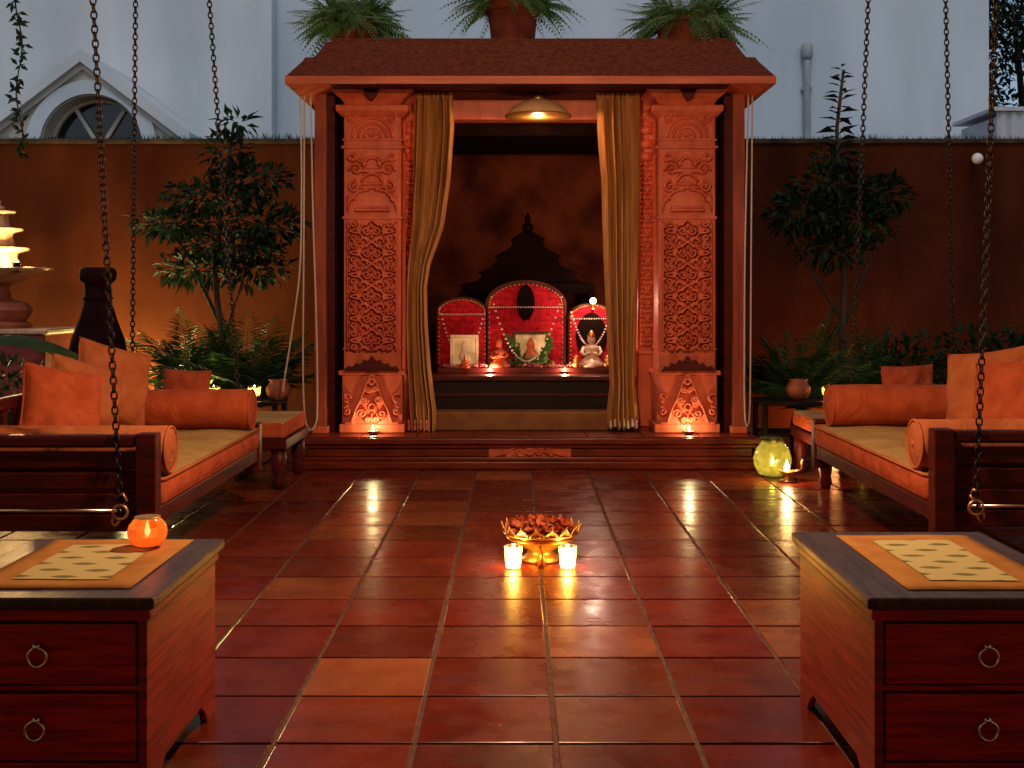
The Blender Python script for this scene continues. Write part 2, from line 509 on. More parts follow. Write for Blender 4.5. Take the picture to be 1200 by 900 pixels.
fl = MB().box(-6.0, 6.0, -3.0, 11.0, -.05, -.006).build('floor', GROUT)
tag(fl, kind='structure')
TS = .4
tile_meshes = []
for k in range(4):
    w = .1925
    b = MB()
    rs = []
    jit = [random.uniform(-.0015, .0015) for _ in range(8)]
    for (q, z) in ((w, -.012), (w, -.0012), (w - .003, 0)):
        rs.append([(-q + jit[0], -q + jit[1], z), (q + jit[2], -q + jit[3], z), (q + jit[4], q + jit[5], z), (-q + jit[6], q + jit[7], z)])
    b.rings(rs, True, False)
    tile_meshes.append(b.mesh('tile', TILE))
far_tiles = MB()
X0, Y0 = .112, 3.384
rt = random.Random(11)
TAN = {(-2, 1): 1.0, (0, 2): .9, (-1, 4): .65, (-3, 4): .9, (-3, 7): .9, (-2, 7): .4, (-3, 2): .1, (0, 0): .75, (-2, 0): .35, (-2, 9): .5}
for i in range(-15, 15):
    for j in range(-15, 19):
        cx, cy = X0 + (i + .5) * TS, Y0 + (j + .5) * TS
        if abs(cx) > 5.9 or cy > 10.9: continue
        inframe = cy > 3.0 and abs(cx) < cy * .43 + .25
        behind = cy > 8.9 and -1.6 < cx < 1.8
        if cy < 9.2 and inframe and not behind:
            t = bpy.data.objects.new('tile', tile_meshes[rt.randrange(4)])
            place(t, fl, (cx, cy, rt.uniform(-.0006, .0006)), (rt.gauss(0, .0016), rt.gauss(0, .0016), rt.choice((0, PI / 2, PI, -PI / 2)) + rt.gauss(0, .002)))
            r = rt.random()
            f = TAN.get((i, j))
            if f is None: f = rt.uniform(0, .22) if r < .72 else (rt.uniform(.3, .55) if r < .9 else rt.uniform(.6, .9))
            t.color = (f, rt.uniform(.66, 1.25), 0, 1)
        else:
            w = .1925
            far_tiles.rings([[(cx - w, cy - w, -.012), (cx + w, cy - w, -.012), (cx + w, cy + w, -.012), (cx - w, cy + w, -.012)],
                             [(cx - w, cy - w, 0), (cx + w, cy - w, 0), (cx + w, cy + w, 0), (cx - w, cy + w, 0)]], True, False)
ft = far_tiles.build('outer_tiles', TILE, fl)
ft.color = (.12, 1, 0, 1)
tag(ft, kind='stuff')

# ---- garden wall with a weedy top
gw = MB().box(-9, 9, 12.0, 12.25, -.06, 2.78).build('garden_wall', GWALL)
tag(gw, 'tall plain ochre garden wall behind the shrine and plants', 'wall')
MB().box(-9.02, 9.02, 11.97, 12.28, 2.782, 2.83).build('coping', COPING, gw, bevel=.012)
gm = MB()
rg = random.Random(5)
for k in range(4000):
    x = rg.uniform(-6.5, 6.5); y = rg.uniform(11.98, 12.25); h = rg.uniform(.015, .05) + .07 * rg.random() * max(0, math.sin(x * 3.1) * math.sin(x * 1.3 + 1)); a = rg.uniform(0, PI); w = .004
    dx, dy = math.cos(a) * w, math.sin(a) * w
    lx, ly = rg.gauss(0, .02), rg.gauss(0, .02)
    gm.add([(x - dx, y - dy, 2.828), (x + dx, y + dy, 2.828), (x + lx, y + ly, 2.83 + h)], [(0, 1, 2)])
tag(gm.build('wall_grass', LEAF_D), 'thin weeds sprouting along the garden wall top', 'weeds', kind='stuff')

# ---- white house behind
hs = thing('house', (0, 17.7, -.06), 'large white two volume house with arched gable window behind garden wall', 'house')
MB().box(-16, -3.62, 0, 9, 0, 10).build('wall', PLASTER, hs)
MB().box(-3.618, 7.13, .35, 9, 0, 10).build('wall', PLASTER2, hs)
pp = MB().tube([(4.37, .29, 0), (4.37, .29, 4.6), (4.37, .26, 5.06)], .055, 10)
pp.lathe([(.055, 0), (.085, .05), (.085, .22), (.055, .25)], (4.37, .27, 4.85), 10)
dp = pp.build('drainpipe', PIPE, hs, smooth=True)
for z in (3.3, 4.4): MB().box(4.29, 4.45, .28, .348, z, z + .05).build('bracket', PIPE, dp)
# gable dormer (local y: -1.7 .. 0)
GX, GZ, CXA, CZA, RA = -5.78, 4.58, -5.67, 3.32, .67
arc = [(CXA + RA * math.cos(a), CZA + RA * math.sin(a)) for a in np.linspace(0, PI, 25)]
poly = [(GX - 1.28, 2.2), (CXA - RA, 2.2)] + arc[::-1] + [(CXA + RA, 2.2), (GX + 1.28, 2.2), (GX + 1.28, 3.42), (GX, GZ - .16), (GX - 1.28, 3.42)]
gb = MB().prism_xz(poly, -1.7, -.002).build('gable', TRIM, hs)
for sgn in (-1, 1):
    for (o, th, y0, nm) in ((.0, .13, -1.86, 'barge_board'), (.135, .09, -1.78, 'gable_moulding')):
        z0 = GZ - o
        b = MB()
        dx, dz = 1.45, 1.10
        p = [(GX, z0), (GX + sgn * dx, z0 - dz), (GX + sgn * dx, z0 - dz - th * 1.25), (GX, z0 - th * 1.25)]
        if sgn < 0: p = p[::-1]
        b.prism_xz(p, y0 + (.002 if sgn > 0 else 0), -.003)
        b.build(nm, PLASTER if o == 0 else TRIM, gb)
ro = MB()
ring_o = [(CXA + (RA + .2) * math.cos(a), CZA + (RA + .2) * math.sin(a)) for a in np.linspace(0, PI, 25)]
ring_i = [(CXA + (RA + .015) * math.cos(a), CZA + (RA + .015) * math.sin(a)) for a in np.linspace(0, PI, 25)]
ro.prism_xz(ring_i + ring_o[::-1], -1.76, -1.69)
ro.build('arch_surround', PLASTER2, gb)
wd = MB().prism_xz([(CXA + (RA + .1) * math.cos(a), CZA + (RA + .1) * math.sin(a)) for a in np.linspace(0, PI, 25)] + [(CXA - RA - .1, 2.3), (CXA + RA + .1, 2.3)], -1.35, -1.32)
wd = wd.build('window', DGLASS, hs)
for a in (58, 122):
    a = math.radians(a)
    c, s_ = math.cos(a), math.sin(a)
    n = (-s_ * .025, c * .025)
    MB().prism_xz([(CXA - n[0], CZA - n[1]), (CXA + c * (RA + .05) - n[0], CZA + s_ * (RA + .05) - n[1]), (CXA + c * (RA + .05) + n[0], CZA + s_ * (RA + .05) + n[1]), (CXA + n[0], CZA + n[1])], -1.40, -1.352).build('glazing_bar', TRIM, wd)
fr = MB().prism_xz([(CXA + RA * .99 * math.cos(a), CZA + RA * .99 * math.sin(a)) for a in np.linspace(0, PI, 25)] +
                   [(CXA + (RA - .05) * math.cos(a), CZA + (RA - .05) * math.sin(a)) for a in np.linspace(PI, 0, 25)], -1.42, -1.353)
fr.build('window_frame', TRIM, wd)
MB().box(CXA - RA, CXA + RA, -1.42, -1.353, 3.26, 3.318).build('transom', TRIM, wd)

# ---- corrugated shed and tree on the right, beyond the wall
sh = thing('shed', (6.45, 14.2, -.06), 'white corrugated metal shed above the wall at right', 'shed')
cp = MB()
nn = 60
prof = [(-.75 + 1.8 * i / nn, .02 * math.sin(i * 1.6)) for i in range(nn + 1)]
cp.add([(x, y, 0) for x, y in prof] + [(x, y, 3.5) for x, y in prof], [(i, i + 1, i + nn + 2, i + nn + 1) for i in range(nn)])
o = cp.build('wall', ZINC, sh)
so = o.modifiers.new('s', 'SOLIDIFY'); so.thickness = .01; so.offset = 1
MB().box(-.72, 1.02, .06, 1.2, 0, 3.45).build('frame', ZINC, sh)
MB().box(-.8, 1.1, -.06, 1.3, 3.503, 3.55).build('roof', ZINC, sh)

# ================================================================== PLANTS
def leaf_quad(b, p, d, n, L, W, mi=0):
    """A folded, pointed leaf from p along d with surface normal about n."""
    d = d.normalized(); s = d.cross(n)
    if s.length < 1e-4: s = d.cross(Vector((.3, .8, .5)))
    s.normalize(); n = s.cross(d)
    m = p + d * L * .5 - n * L * .05
    e = p + d * L - n * L * .16
    a = p + d * L * .42 + s * W * .5 + n * W * .12
    c = p + d * L * .42 - s * W * .5 + n * W * .12
    b.add([p, a, m, e, c], [(0, 1, 2), (1, 3, 2), (2, 3, 4), (0, 2, 4)], mi)


def frond(b, base, az, L, elev, droop, ll, n, lw=.012, r=.006):
    """Arching stalk with paired leaflets."""
    h = Vector((math.cos(az), math.sin(az), 0))
    pts = []
    for i in range(n + 1):
        t = i / n
        pts.append(Vector(base) + h * (L * t * math.cos(elev)) + Vector((0, 0, L * t * math.sin(elev) - droop * t * t)))
    b.tube(pts[::2] if n > 6 else pts, [r * (1 - .8 * k / (len(pts[::2] if n > 6 else pts))) for k in range(len(pts[::2] if n > 6 else pts))], 4)
    for i in range(2, n + 1):
        t = i / n
        tg = (pts[i] - pts[i - 1]).normalized()
        sd = tg.cross(Vector((0, 0, 1))).normalized()
        q = ll * math.sin(PI * min(1, .18 + .8 * t)) * random.uniform(.85, 1.1)
        for s in (-1, 1):
            d = (sd * s + tg * .75 + Vector((0, 0, -.18 + random.uniform(-.12, .12))))
            leaf_quad(b, pts[i], d, Vector((0, 0, 1)), q, lw)


def rnd_unit(r):
    v = Vector((r.gauss(0, 1), r.gauss(0, 1), r.gauss(0, 1)))
    return v.normalized()


def clump(b, c, rad, n, L, W, r, up=.3):
    for _ in range(n):
        u = rnd_unit(r)
        p = Vector(c) + Vector((u.x * rad[0], u.y * rad[1], u.z * rad[2])) * (r.random() ** .45)
        d = (u + rnd_unit(r) * .7 + Vector((0, 0, up - .4)))
        leaf_quad(b, p, d, Vector((0, 0, 1)) + rnd_unit(r) * .6, L * r.uniform(.6, 1.2), W * r.uniform(.7, 1.2))


def shrub(name, loc, label, stems, clumps, leafmat, L, W, n, seed, group=None, cat='shrub'):
    r = random.Random(seed)
    t = thing(name, loc, label, cat, group)
    sb = MB()
    for pts, rad in stems:
        sb.tube(pts, [rad * (1 - .6 * i / (len(pts) - 1)) for i in range(len(pts))], 6)
    sb.build('trunk', BARK, t, smooth=True)
    cb = MB()
    for (c, rad, k) in clumps:
        clump(cb, c, rad, int(n * k), L, W, r)
    cb.build('crown', leafmat, t)
    return t


# left tall shrub: base about x -2.55
shrub('tall_shrub', (-2.62, 10.6, -.06), 'dark leafy shrub with feathery layered branches left of the shrine',
      [([(0, 0, 0), (.02, 0, .8), (-.05, 0, 1.5), (.02, 0, 2.2), (.12, 0, 2.85)], .035), ([(.02, 0, .9), (.2, .05, 1.5), (.42, .1, 2.1)], .02), ([(-.02, 0, 1.1), (-.3, 0, 1.7), (-.55, 0, 2.0)], .02)],
      [((-.45, 0, 1.95), (.32, .28, .10), 1.2), ((.1, 0, 1.75), (.45, .3, .16), 1.6), ((.4, 0, 1.95), (.32, .28, .18), 1.3), ((-.1, 0, 2.2), (.4, .3, .14), 1.3), ((.25, .05, 2.35), (.34, .3, .16), 1.2),
       ((-.2, 0, 1.55), (.38, .25, .13), 1.0), ((.05, 0, 2.6), (.22, .2, .14), .5), ((.15, 0, 2.85), (.14, .12, .09), .18), ((.3, 0, 1.55), (.3, .2, .15), .7)],
      LEAF_D, .13, .05, 210, 3)

# right tall shrub with a sprig of large leaves that rise above the wall
ts = shrub('tall_shrub', (2.88, 10.6, -.06), 'dark leafy shrub with a tall large leaved sprig above the wall at right',
           [([(0, 0, 0), (.0, 0, .8), (.03, 0, 1.6), (-.02, 0, 2.3), (-.04, 0, 2.8), (.02, 0, 3.32)], .033), ([(.0, 0, 1.0), (.25, .05, 1.6), (.4, .1, 2.0)], .02), ([(0, 0, 1.1), (-.3, 0, 1.6), (-.5, 0, 2.0)], .02)],
           [((-.35, 0, 2.05), (.32, .28, .17), 1.5), ((.1, 0, 2.0), (.4, .3, .22), 1.7), ((.33, 0, 2.2), (.26, .26, .15), 1.1), ((-.1, 0, 2.3), (.35, .28, .16), 1.2), ((-.1, 0, 1.75), (.38, .25, .16), 1.1), ((-.05, 0, 2.52), (.2, .18, .12), .4)],
           LEAF_D, .13, .055, 210, 4)
lm = MB()
leaf_quad(lm, Vector((0, 0, 0)), Vector((1, 0, .1)), Vector((0, 0, 1)), .2, .085)
leaf_me = lm.mesh('leaf', LEAF_D)
rl = random.Random(9)
for k in range(30):
    z = 2.62 + .75 * k / 30
    side = 1 if k % 2 else -1
    a = (0 if side > 0 else PI) + rl.uniform(-1.0, 1.0)
    place(bpy.data.objects.new('leaf', leaf_me), ts, (-.04 + .06 * (z - 2.6), 0, z), (rl.uniform(-.4, .4), rl.uniform(-.5, .35), a)).scale = (1.15 - .6 * k / 30,) * 3


def cycad(loc, label, n, L, seed, group='palms beside the shrine', mat=LEAF_P, el=(.45, 1.4), height=.35):
    random.seed(seed)
    t = thing('cycad_palm', loc, label, 'palm', group)
    MB().lathe([(.09, 0), (.10, height * .5), (.07, height)], n=10, wob=lambda a, z: .12 * math.sin(a * 5 + z * 40)).build('trunk', BARK, t)
    b = MB()
    for k in range(n):
        frond(b, (0, 0, height), 2 * PI * k / n + random.uniform(-.2, .2), L * random.uniform(.75, 1.1), random.uniform(*el), L * random.uniform(.12, .4), .20 * L / .8, 30, .020)
    b.build('crown', mat, t)
    return t


cycad((-2.25, 9.9, -.06), 'spiky green cycad palm lit from below left of the shrine', 34, 1.12, 21)
cycad((-2.75, 10.2, -.06), 'taller cycad palm half hidden behind the lit palm at left', 24, 1.0, 22, height=.45)
cycad((2.36, 9.9, -.06), 'spiky cycad palm behind the black side table at right', 32, 1.05, 23)
cycad((2.95, 10.3, -.06), 'dim cycad palm right of the spiky palm, before the wall', 24, .9, 24)

for k, (x, y, rx, rz, lb) in enumerate([(3.55, 10.9, .5, .42, 'low dark bush nearest the palms along the right wall'), (4.35, 11.0, .55, .52, 'middle low dark bush along the right wall'),
                                        (5.0, 10.9, .5, .56, 'dark bush at the right edge behind the swing pillows')]):
    shrub('low_bush', (x, y, -.06), lb, [([(0, 0, 0), (.05, 0, .4), (0, 0, .8)], .03), ([(0, 0, .2), (-.2, .05, .6)], .02)],
          [((0, 0, .55), (rx, .35, rz), 5)], LEAF_D, .12, .05, 170, 30 + k, 'low bushes along the right wall')
for k, (x, y, z, rx, lb, mm) in enumerate([(-3.1, 9.3, .46, .30, 'small pale leaved bush beside the dark urn', LEAF_M), (-2.55, 9.15, .42, .28, 'low leafy bush behind the single rear cushion at left', LEAF_M),
                                           (-3.75, 8.9, .5, .4, 'dark bush below the fountain ledge at the left edge', LEAF_D)]):
    shrub('low_bush', (x, y, -.06), lb, [([(0, 0, 0), (.03, 0, .3), (0, 0, .6)], .02), ([(0, 0, .1), (-.15, .03, .5)], .014)],
          [((0, 0, z), (rx, .25, .32), 2.2)], mm, .10, .045, 170, 40 + k, 'low bushes behind the left swing')
# leafy weeds in front of the glowing wall
sp = thing('slender_plant', (-3.05, 10.7, -.06), 'thin arching branches against the glowing wall right of the urn', 'plant')
b = MB(); b2 = MB(); r6 = random.Random(66)
for a, L in ((-.3, 1.25), (.2, 1.1), (.75, 1.3), (2.6, 1.1), (1.3, 1.0)):
    pts = [Vector((math.cos(a) * .55 * t * t, math.sin(a) * .12 * t, L * t - .22 * t ** 3)) for t in np.linspace(0, 1, 9)]
    b.tube(pts, [.010 * (1 - .08 * i) for i in range(9)], 5)
    for p in pts[3:]:
        for _ in range(3): leaf_quad(b2, p, rnd_unit(r6) + Vector((0, 0, .1)), Vector((0, -.3, 1)), .11, .035)
b.build('stem', BARK, sp); b2.build('leaves', LEAF_D, sp)

# banana leaf at the left edge
bl = thing('broad_leaf_plant', (-3.55, 7.75, -.004), 'broad green arching leaf at the left edge above the swing pillows', 'plant')
b = MB()
stalk = [Vector((0, 0, 0)), Vector((-.05, .02, .35)), Vector((-.02, .0, .75)), Vector((.1, 0, .93))]
b.tube(stalk, [.022, .02, .016, .012], 6)
b.build('stalk', LEAF_M, bl, smooth=True)


def leaf_surf(u, v):
    x = -.1 + 1.0 * u; z = .90 + .13 * math.sin(PI * min(1, u * .9 + .1)) - .12 * u * u
    w = .13 * math.sin(PI * (u ** .75)) + .004
    return (x, (v - .5) * 2 * w, z - abs(v - .5) * .12 + .006 * math.sin(u * 60) * abs(v - .5) * 2)


MB().grid(leaf_surf, 40, 6).build('leaf', LEAF_M, bl, smooth=True)

# hanging creeper, top left
cr = thing('hanging_creeper', (-3.74, 9.0, 2.34), 'thin creeper of small leaves hanging at the top left corner', 'creeper')
pts = [(.03 * math.sin(k * .8), .02 * math.cos(k), k * .08) for k in range(20)]
MB().tube(pts, .006, 5).build('stem', BARK, cr)
b = MB(); r7 = random.Random(71)
for p in pts:
    for _ in range(6): leaf_quad(b, Vector(p) + rnd_unit(r7) * .02, rnd_unit(r7) + Vector((0, 0, -.3)), Vector((0, -1, .4)), .075, .034)
b.build('leaves', LEAF_D, cr)

# tree beyond the wall, top right
tr = thing('garden_tree', (10.6, 25.0, -.06), 'dark tree behind the shed at the top right corner', 'tree')
b = MB().tube([(0, 0, 0), (.1, 0, 2.5), (0, 0, 4.5), (.3, 0, 7)], [.22, .18, .13, .06], 8)
for a in range(6):
    q = a * 1.05
    b.tube([(0, 0, 3 + a * .5), (math.cos(q) * 1.0, math.sin(q) * 1.0, 4.1 + a * .55), (math.cos(q) * 1.9, math.sin(q) * 1.9, 5.0 + a * .5)], [.08, .05, .02], 6)
b.build('trunk', BARK, tr, smooth=True)
b = MB(); r8 = random.Random(81)
for k in range(60):
    u = rnd_unit(r8)
    clump(b, (u.x * 2.3, u.y * 1.5, 5.6 + u.z * 2.3), (.62, .6, .45), 130, .24, .10, r8)
b.build('crown', LEAF_D, tr)

# ================================================================== SHRINE
CX = .1                       # centre of the shrine in x
PZ = .224                     # top of its plinth


def relief_mesh(name, w, h, lines, sig, H, res, mat, mask=None):
    """A carved panel: a grid facing -y whose height follows the distance to a set of curves."""
    nx, nz = max(8, int(w / res)), max(8, int(h / res))
    xs = np.linspace(-w / 2, w / 2, nx + 1); zs = np.linspace(0, h, nz + 1)
    gx, gz = np.meshgrid(xs, zs)
    P = np.stack([gx.ravel(), gz.ravel()], 1)
    hh = np.zeros(len(P))
    for ln in lines:
        ln = np.asarray(ln, float)
        seg = []
        for a, c in zip(ln[:-1], ln[1:]):
            k = max(1, int(np.hypot(*(c - a)) / (res * .6)))
            seg.append(a + (c - a) * np.linspace(0, 1, k, endpoint=False)[:, None])
        Q = np.concatenate(seg + [ln[-1:]])
        lo, hi = Q.min(0) - 3 * sig, Q.max(0) + 3 * sig
        sel = np.where((P[:, 0] > lo[0]) & (P[:, 0] < hi[0]) & (P[:, 1] > lo[1]) & (P[:, 1] < hi[1]))[0]
        if len(sel) == 0: continue
        d2 = ((P[sel, None, :] - Q[None]) ** 2).sum(2).min(1)
        hh[sel] = np.maximum(hh[sel], np.exp(-(d2 / sig ** 2) ** 2.6))
    edge = np.minimum(np.minimum(P[:, 0] + w / 2, w / 2 - P[:, 0]), np.minimum(P[:, 1], h - P[:, 1]))
    hh *= np.clip(edge / (res * 2), 0, 1)
    if mask is not None: hh = np.maximum(hh, 0) * mask(P[:, 0], P[:, 1])
    v = np.stack([P[:, 0], -hh * H, P[:, 1]], 1)
    f = [(j * (nx + 1) + i, j * (nx + 1) + i + 1, (j + 1) * (nx + 1) + i + 1, (j + 1) * (nx + 1) + i) for j in range(nz) for i in range(nx)]
    b = MB(); b.add(v.tolist(), f)
    return b.mesh(name, mat, True)


def spiral(cx, cz, r0, r1, a0, turns, n=46):
    t = np.linspace(0, 1, n)
    r = r0 + (r1 - r0) * t
    a = a0 + turns * 2 * PI * t
    return np.stack([cx + r * np.cos(a), cz + r * np.sin(a)], 1)


def arcs(cx, cz, r, a0, a1, n=16, sz=1.0):
    a = np.linspace(math.radians(a0), math.radians(a1), n)
    return np.stack([cx + r * np.cos(a), cz + sz * r * np.sin(a)], 1)


def scroll_lines(w, h, cell):
    """Interlaced vine: two crossing stems, curls and buds in every bay, sprigs along the borders."""
    L = []
    n = int(round(h / cell)); c = h / n
    z = np.linspace(0, h, 220)
    for q in (-1, 1): L.append([(q * .487 * w, .01), (q * .487 * w, h - .01)])
    for q in (-1, 1):
        L.append(np.stack([q * .25 * w * np.sin(PI * z / c), z], 1))
    for k in range(n):
        zc = (k + .5) * c
        for q in (-1, 1):
            L.append(spiral(q * .10 * w, zc, .085 * w, .02 * w, (PI if q > 0 else 0), q * 1.2, 26))
            L.append(spiral(q * .36 * w, zc + c * .33, .075 * w, .02 * w, PI / 2, q * 1.25, 24))
            L.append(spiral(q * .36 * w, zc - c * .33, .075 * w, .02 * w, -PI / 2, -q * 1.25, 24))
            L.append([(q * .27 * w, zc + c * .10), (q * .38 * w, zc + c * .06), (q * .43 * w, zc)])
            L.append([(q * .27 * w, zc - c * .10), (q * .38 * w, zc - c * .06), (q * .43 * w, zc)])
            L.append(arcs(q * .16 * w, k * c, .07 * w, 90 - q * 100, 90 + q * 90, 10))
            L.append(spiral(q * .25 * w, zc + c * .02, .055 * w, .012 * w, 0, -q * 1.1, 16))
            L.append([(q * .06 * w, zc + c * .40), (q * .11 * w, zc + c * .28), (q * .20 * w, zc + c * .30)])
            L.append([(q * .06 * w, zc - c * .40), (q * .11 * w, zc - c * .28), (q * .20 * w, zc - c * .30)])
            L.append([(q * .44 * w, zc + c * .15), (q * .46 * w, zc + c * .24)])
            L.append([(q * .44 * w, zc - c * .15), (q * .46 * w, zc - c * .24)])
        L.append([(0, zc - .30 * c), (0, zc - .17 * c)])
        L.append([(0, zc + .17 * c), (0, zc + .30 * c)])
    return L


PW = .428
scroll_me = relief_mesh('scroll_panel', PW - .05, .98, scroll_lines(PW - .05, .98, .165), .0088, .055, .0034, WOOD)
pil_me = relief_mesh('scroll_panel', .12, 1.45, scroll_lines(.12, 1.45, .11), .0055, .026, .0034, WOOD)
# arch panel under the capital
w = PW - .05
arch_lines = [arcs(0, 0, r, 0, 180, 20) for r in (.15, .105, .06)] + [arcs(q * .15, .15, .03, 0, 360, 14) for q in (-1, 1)] + [spiral(0, .03, .03, .005, 0, 1.2, 20)]
arch_me = relief_mesh('arch_panel', w, .19, arch_lines, .010, .020, .005, WOOD)
# vase and bracket panel
vl = []
for q in (-1, 1):
    vl += [spiral(q * .12, .33, .05, .008, 0 if q > 0 else PI, q * 1.3, 26), spiral(q * .13, .20, .045, .008, PI / 2, -q * 1.3, 26),
           [(q * .18, .42), (q * .10, .40), (q * .05, .37)], [(q * .19, .02), (q * .17, .10), (q * .10, .165), (q * .03, .18)], spiral(q * .165, .11, .03, .006, 0, 1.2, 20), arcs(q * .15, .42, .025, 0, 360, 12)]
vl += [[(-.10, .315), (.10, .315)], [(-.09, .325), (.09, .325)], [(-.07, .22), (.07, .22)], [(-.09, .195), (.09, .195)], [(-.11, .045), (.11, .045)], [(-.12, .025), (.12, .025)], arcs(0, .22, .08, 20, 160), arcs(0, .36, .06, 0, 180)]
vase_me = relief_mesh('bracket_panel', w, .47, vl, .0105, .046, .0042, WOOD)
# triangular crest on the pillar foot
tl = []
for q in (-1, 1):
    tl += [[(0, .40), (q * .035, .34), (q * .06, .27), (q * .085, .20), (q * .12, .13), (q * .15, .04)],
           spiral(q * .05, .20, .03, .006, 0, q * 1.3, 20), spiral(q * .075, .10, .036, .006, PI, q * 1.3, 20), spiral(q * .028, .28, .022, .004, 0, q * 1.2, 18),
           spiral(q * .185, .12, .035, .006, PI / 2, -q * 1.3, 20), arcs(q * .19, .22, .03, 0, 270), spiral(q * .03, .05, .025, .004, 0, 1.2, 18), [(q * .2, .03), (q * .14, .03)]]
tl += [arcs(0, .34, .02, 0, 360, 12), arcs(0, .15, .025, 0, 360, 12), [(0, .10), (0, .03)]]
crest_me = relief_mesh('crest_panel', .43, .40, tl, .0105, .042, .0046, WOOD)
# central motif on the plinth riser
ml = []
for q in (-1, 1):
    ml += [spiral(q * .07, .045, .035, .006, 0, q * 1.3, 20), spiral(q * .15, .035, .028, .005, PI, -q * 1.3, 20), [(q * .03, .1), (q * .1, .085), (q * .2, .03), (q * .28, .012)]]
ml += [arcs(0, .055, .03, 0, 360, 14), arcs(0, .055, .012, 0, 360, 10)]
motif_me = relief_mesh('plinth_motif', .6, .12, ml, .009, .02, .005, WOOD)

shr = thing('shrine', (CX, 9.0, 0), 'carved red wooden pillared shrine with wide eaves standing on a stepped plinth', 'shrine')
# plinth, local y: front -0.32 ... back 2.3
pl = MB()
for (d, z0, z1) in ((0.0, 0, .055), (.03, .0545, .085), (.055, .0845, .15), (.03, .1495, .18), (.0, .1795, PZ)):
    pl.box(-1.68 + d, 1.68 - d, -.32 + d, 2.3, z0 + .0004, z1)
plo = pl.build('plinth', WOOD_BASE, shr, bevel=.008)
o = bpy.data.objects.new('plinth_motif', motif_me); place(o, plo, (0.0, -.267, .075))
# lighter treads of the plinth: planks
for k in range(8):
    x0 = -1.66 + k * .415
    MB().box(x0 + .004, x0 + .411, -.29, .6, PZ + .001, PZ + .008).build('plank', WOOD_BASE, plo, bevel=.002)

# pillar
def pillar(x):
    p = bpy.data.objects.new('pillar', None); COL.objects.link(p); p.parent = shr; p.location = (x, .2, 0)
    hw = PW / 2
    y0 = -.22
    MB().box(-hw, hw, y0, .2, .69, 2.66).build('shaft', WOOD, p, bevel=.006)
    # foot block
    f = MB().box(-.245, .245, -.25, .23, .235, .30)
    f.box(-.225, .225, -.235, .215, .3005, .665)
    f.box(-.25, .25, -.255, .235, .6655, .70)
    fo = f.build('foot', WOOD, p, bevel=.006)
    o = bpy.data.objects.new('crest', crest_me); place(o, p, (0, -.2365, .28))
    # dark leafy crest above the foot
    cm = MB(); r = random.Random(2)
    top = []
    for i in range(15):
        t = (i - 7) / 7
        top.append((t * .205, .80 - .085 * abs(t) ** .8 + (.012 if i % 2 else -.012)))
    cm.prism_xz([(-.205, .7005), (.205, .7005)] + top[::-1], -.30, -.222)
    cm.build('foot_crest', DARKWOOD, p, bevel=.006)
    # string courses
    for z, t, e in ((2.43, .016, .012), (2.375, .022, .018), (1.845, .02, .012), (.86, .012, .008)):
        MB().box(-hw - e, hw + e, y0 - e, .2 + e, z - t / 2, z + t / 2).build('string_course', WOOD, p, bevel=.004)
    place(bpy.data.objects.new('arch_panel', arch_me), p, (0, y0 - .002, 2.445))
    place(bpy.data.objects.new('bracket_panel', vase_me), p, (0, y0 - .002, 1.875))
    place(bpy.data.objects.new('scroll_panel', scroll_me), p, (0, y0 - .002, .845))
    # capital: lip, neck, flared block with a notched front
    def ring(hx, yf, yb, z): return [(-hx, yf, z), (hx, yf, z), (hx, yb, z), (-hx, yb, z)]
    c = MB().rings([ring(hw + .01, y0 - .01, .21, 2.60), ring(hw + .055, y0 - .055, .25, 2.645), ring(hw + .055, y0 - .055, .25, 2.685), ring(hw, y0, .2, 2.69)])
    c.build('capital_lip', WOOD, p, bevel=.006)
    c = MB().rings([ring(hw - .01, y0 + .01, .19, 2.688), ring(hw + .02, y0 - .02, .22, 2.735), ring(hw + .10, y0 - .09, .28, 2.80), ring(hw + .10, y0 - .09, .28, 2.86)])
    c.build('capital', WOOD, p, bevel=.005)
    c = MB(); c.prism_xz([(-.10, 2.845), (-.03, 2.745), (0, 2.715), (.03, 2.745), (.10, 2.845)], y0 - .115, y0 - .02)
    c.build('capital_pendant', DARKWOOD, p, bevel=.004)
    return p


for x in (-1.18, 1.18): pillar(x)
# inner pilasters, set further back
for s in (-1, 1):
    p = bpy.data.objects.new('pilaster', None); COL.objects.link(p); p.parent = shr; p.location = (s * .93, .42, 0)
    MB().box(-.075, .075, -.02, .12, .80, 2.86).build('shaft', WOOD, p, bevel=.004)
    place(bpy.data.objects.new('scroll_panel', pil_me), p, (0, -.022, .86))
    MB().box(-.095, .095, -.05, .13, .235, .80).build('foot', WOOD, p, bevel=.006)
    MB().box(-.11, .11, -.062, .135, .801, .83).build('foot_ledge', WOOD, p, bevel=.005)
    for z in (2.35, 2.45, 2.56, 2.68):
        MB().ball((0, -.02, z), .055, 12, 6, (1, .8, .75)).build('boss', WOOD, p, smooth=True)

# roof and soffit
hx, yf, yb = 1.715, -.65, 2.6
def rr(d, z): return [(-hx + d, yf + d, z), (hx - d, yf + d, z), (hx - d, yb - d, z), (-hx + d, yb - d, z)]
rf = MB().rings([rr(.04, 2.745), rr(0, 2.742), rr(0, 2.795)], False, False).build('roof_fascia', FASC, shr)
MB().rings([rr(.55, 2.862), rr(.04, 2.7452)], False, False).build('soffit', WOOD, shr)
MB().rings([rr(.004, 2.7955), rr(.10, 2.915), rr(.12, 2.95), rr(.17, 2.955), rr(.19, 2.985), rr(.235, 3.06), rr(.24, 3.085), rr(.28, 3.088), rr(.28, 3.118)], True, True).build('roof', ROOFM, shr, bevel=.006)
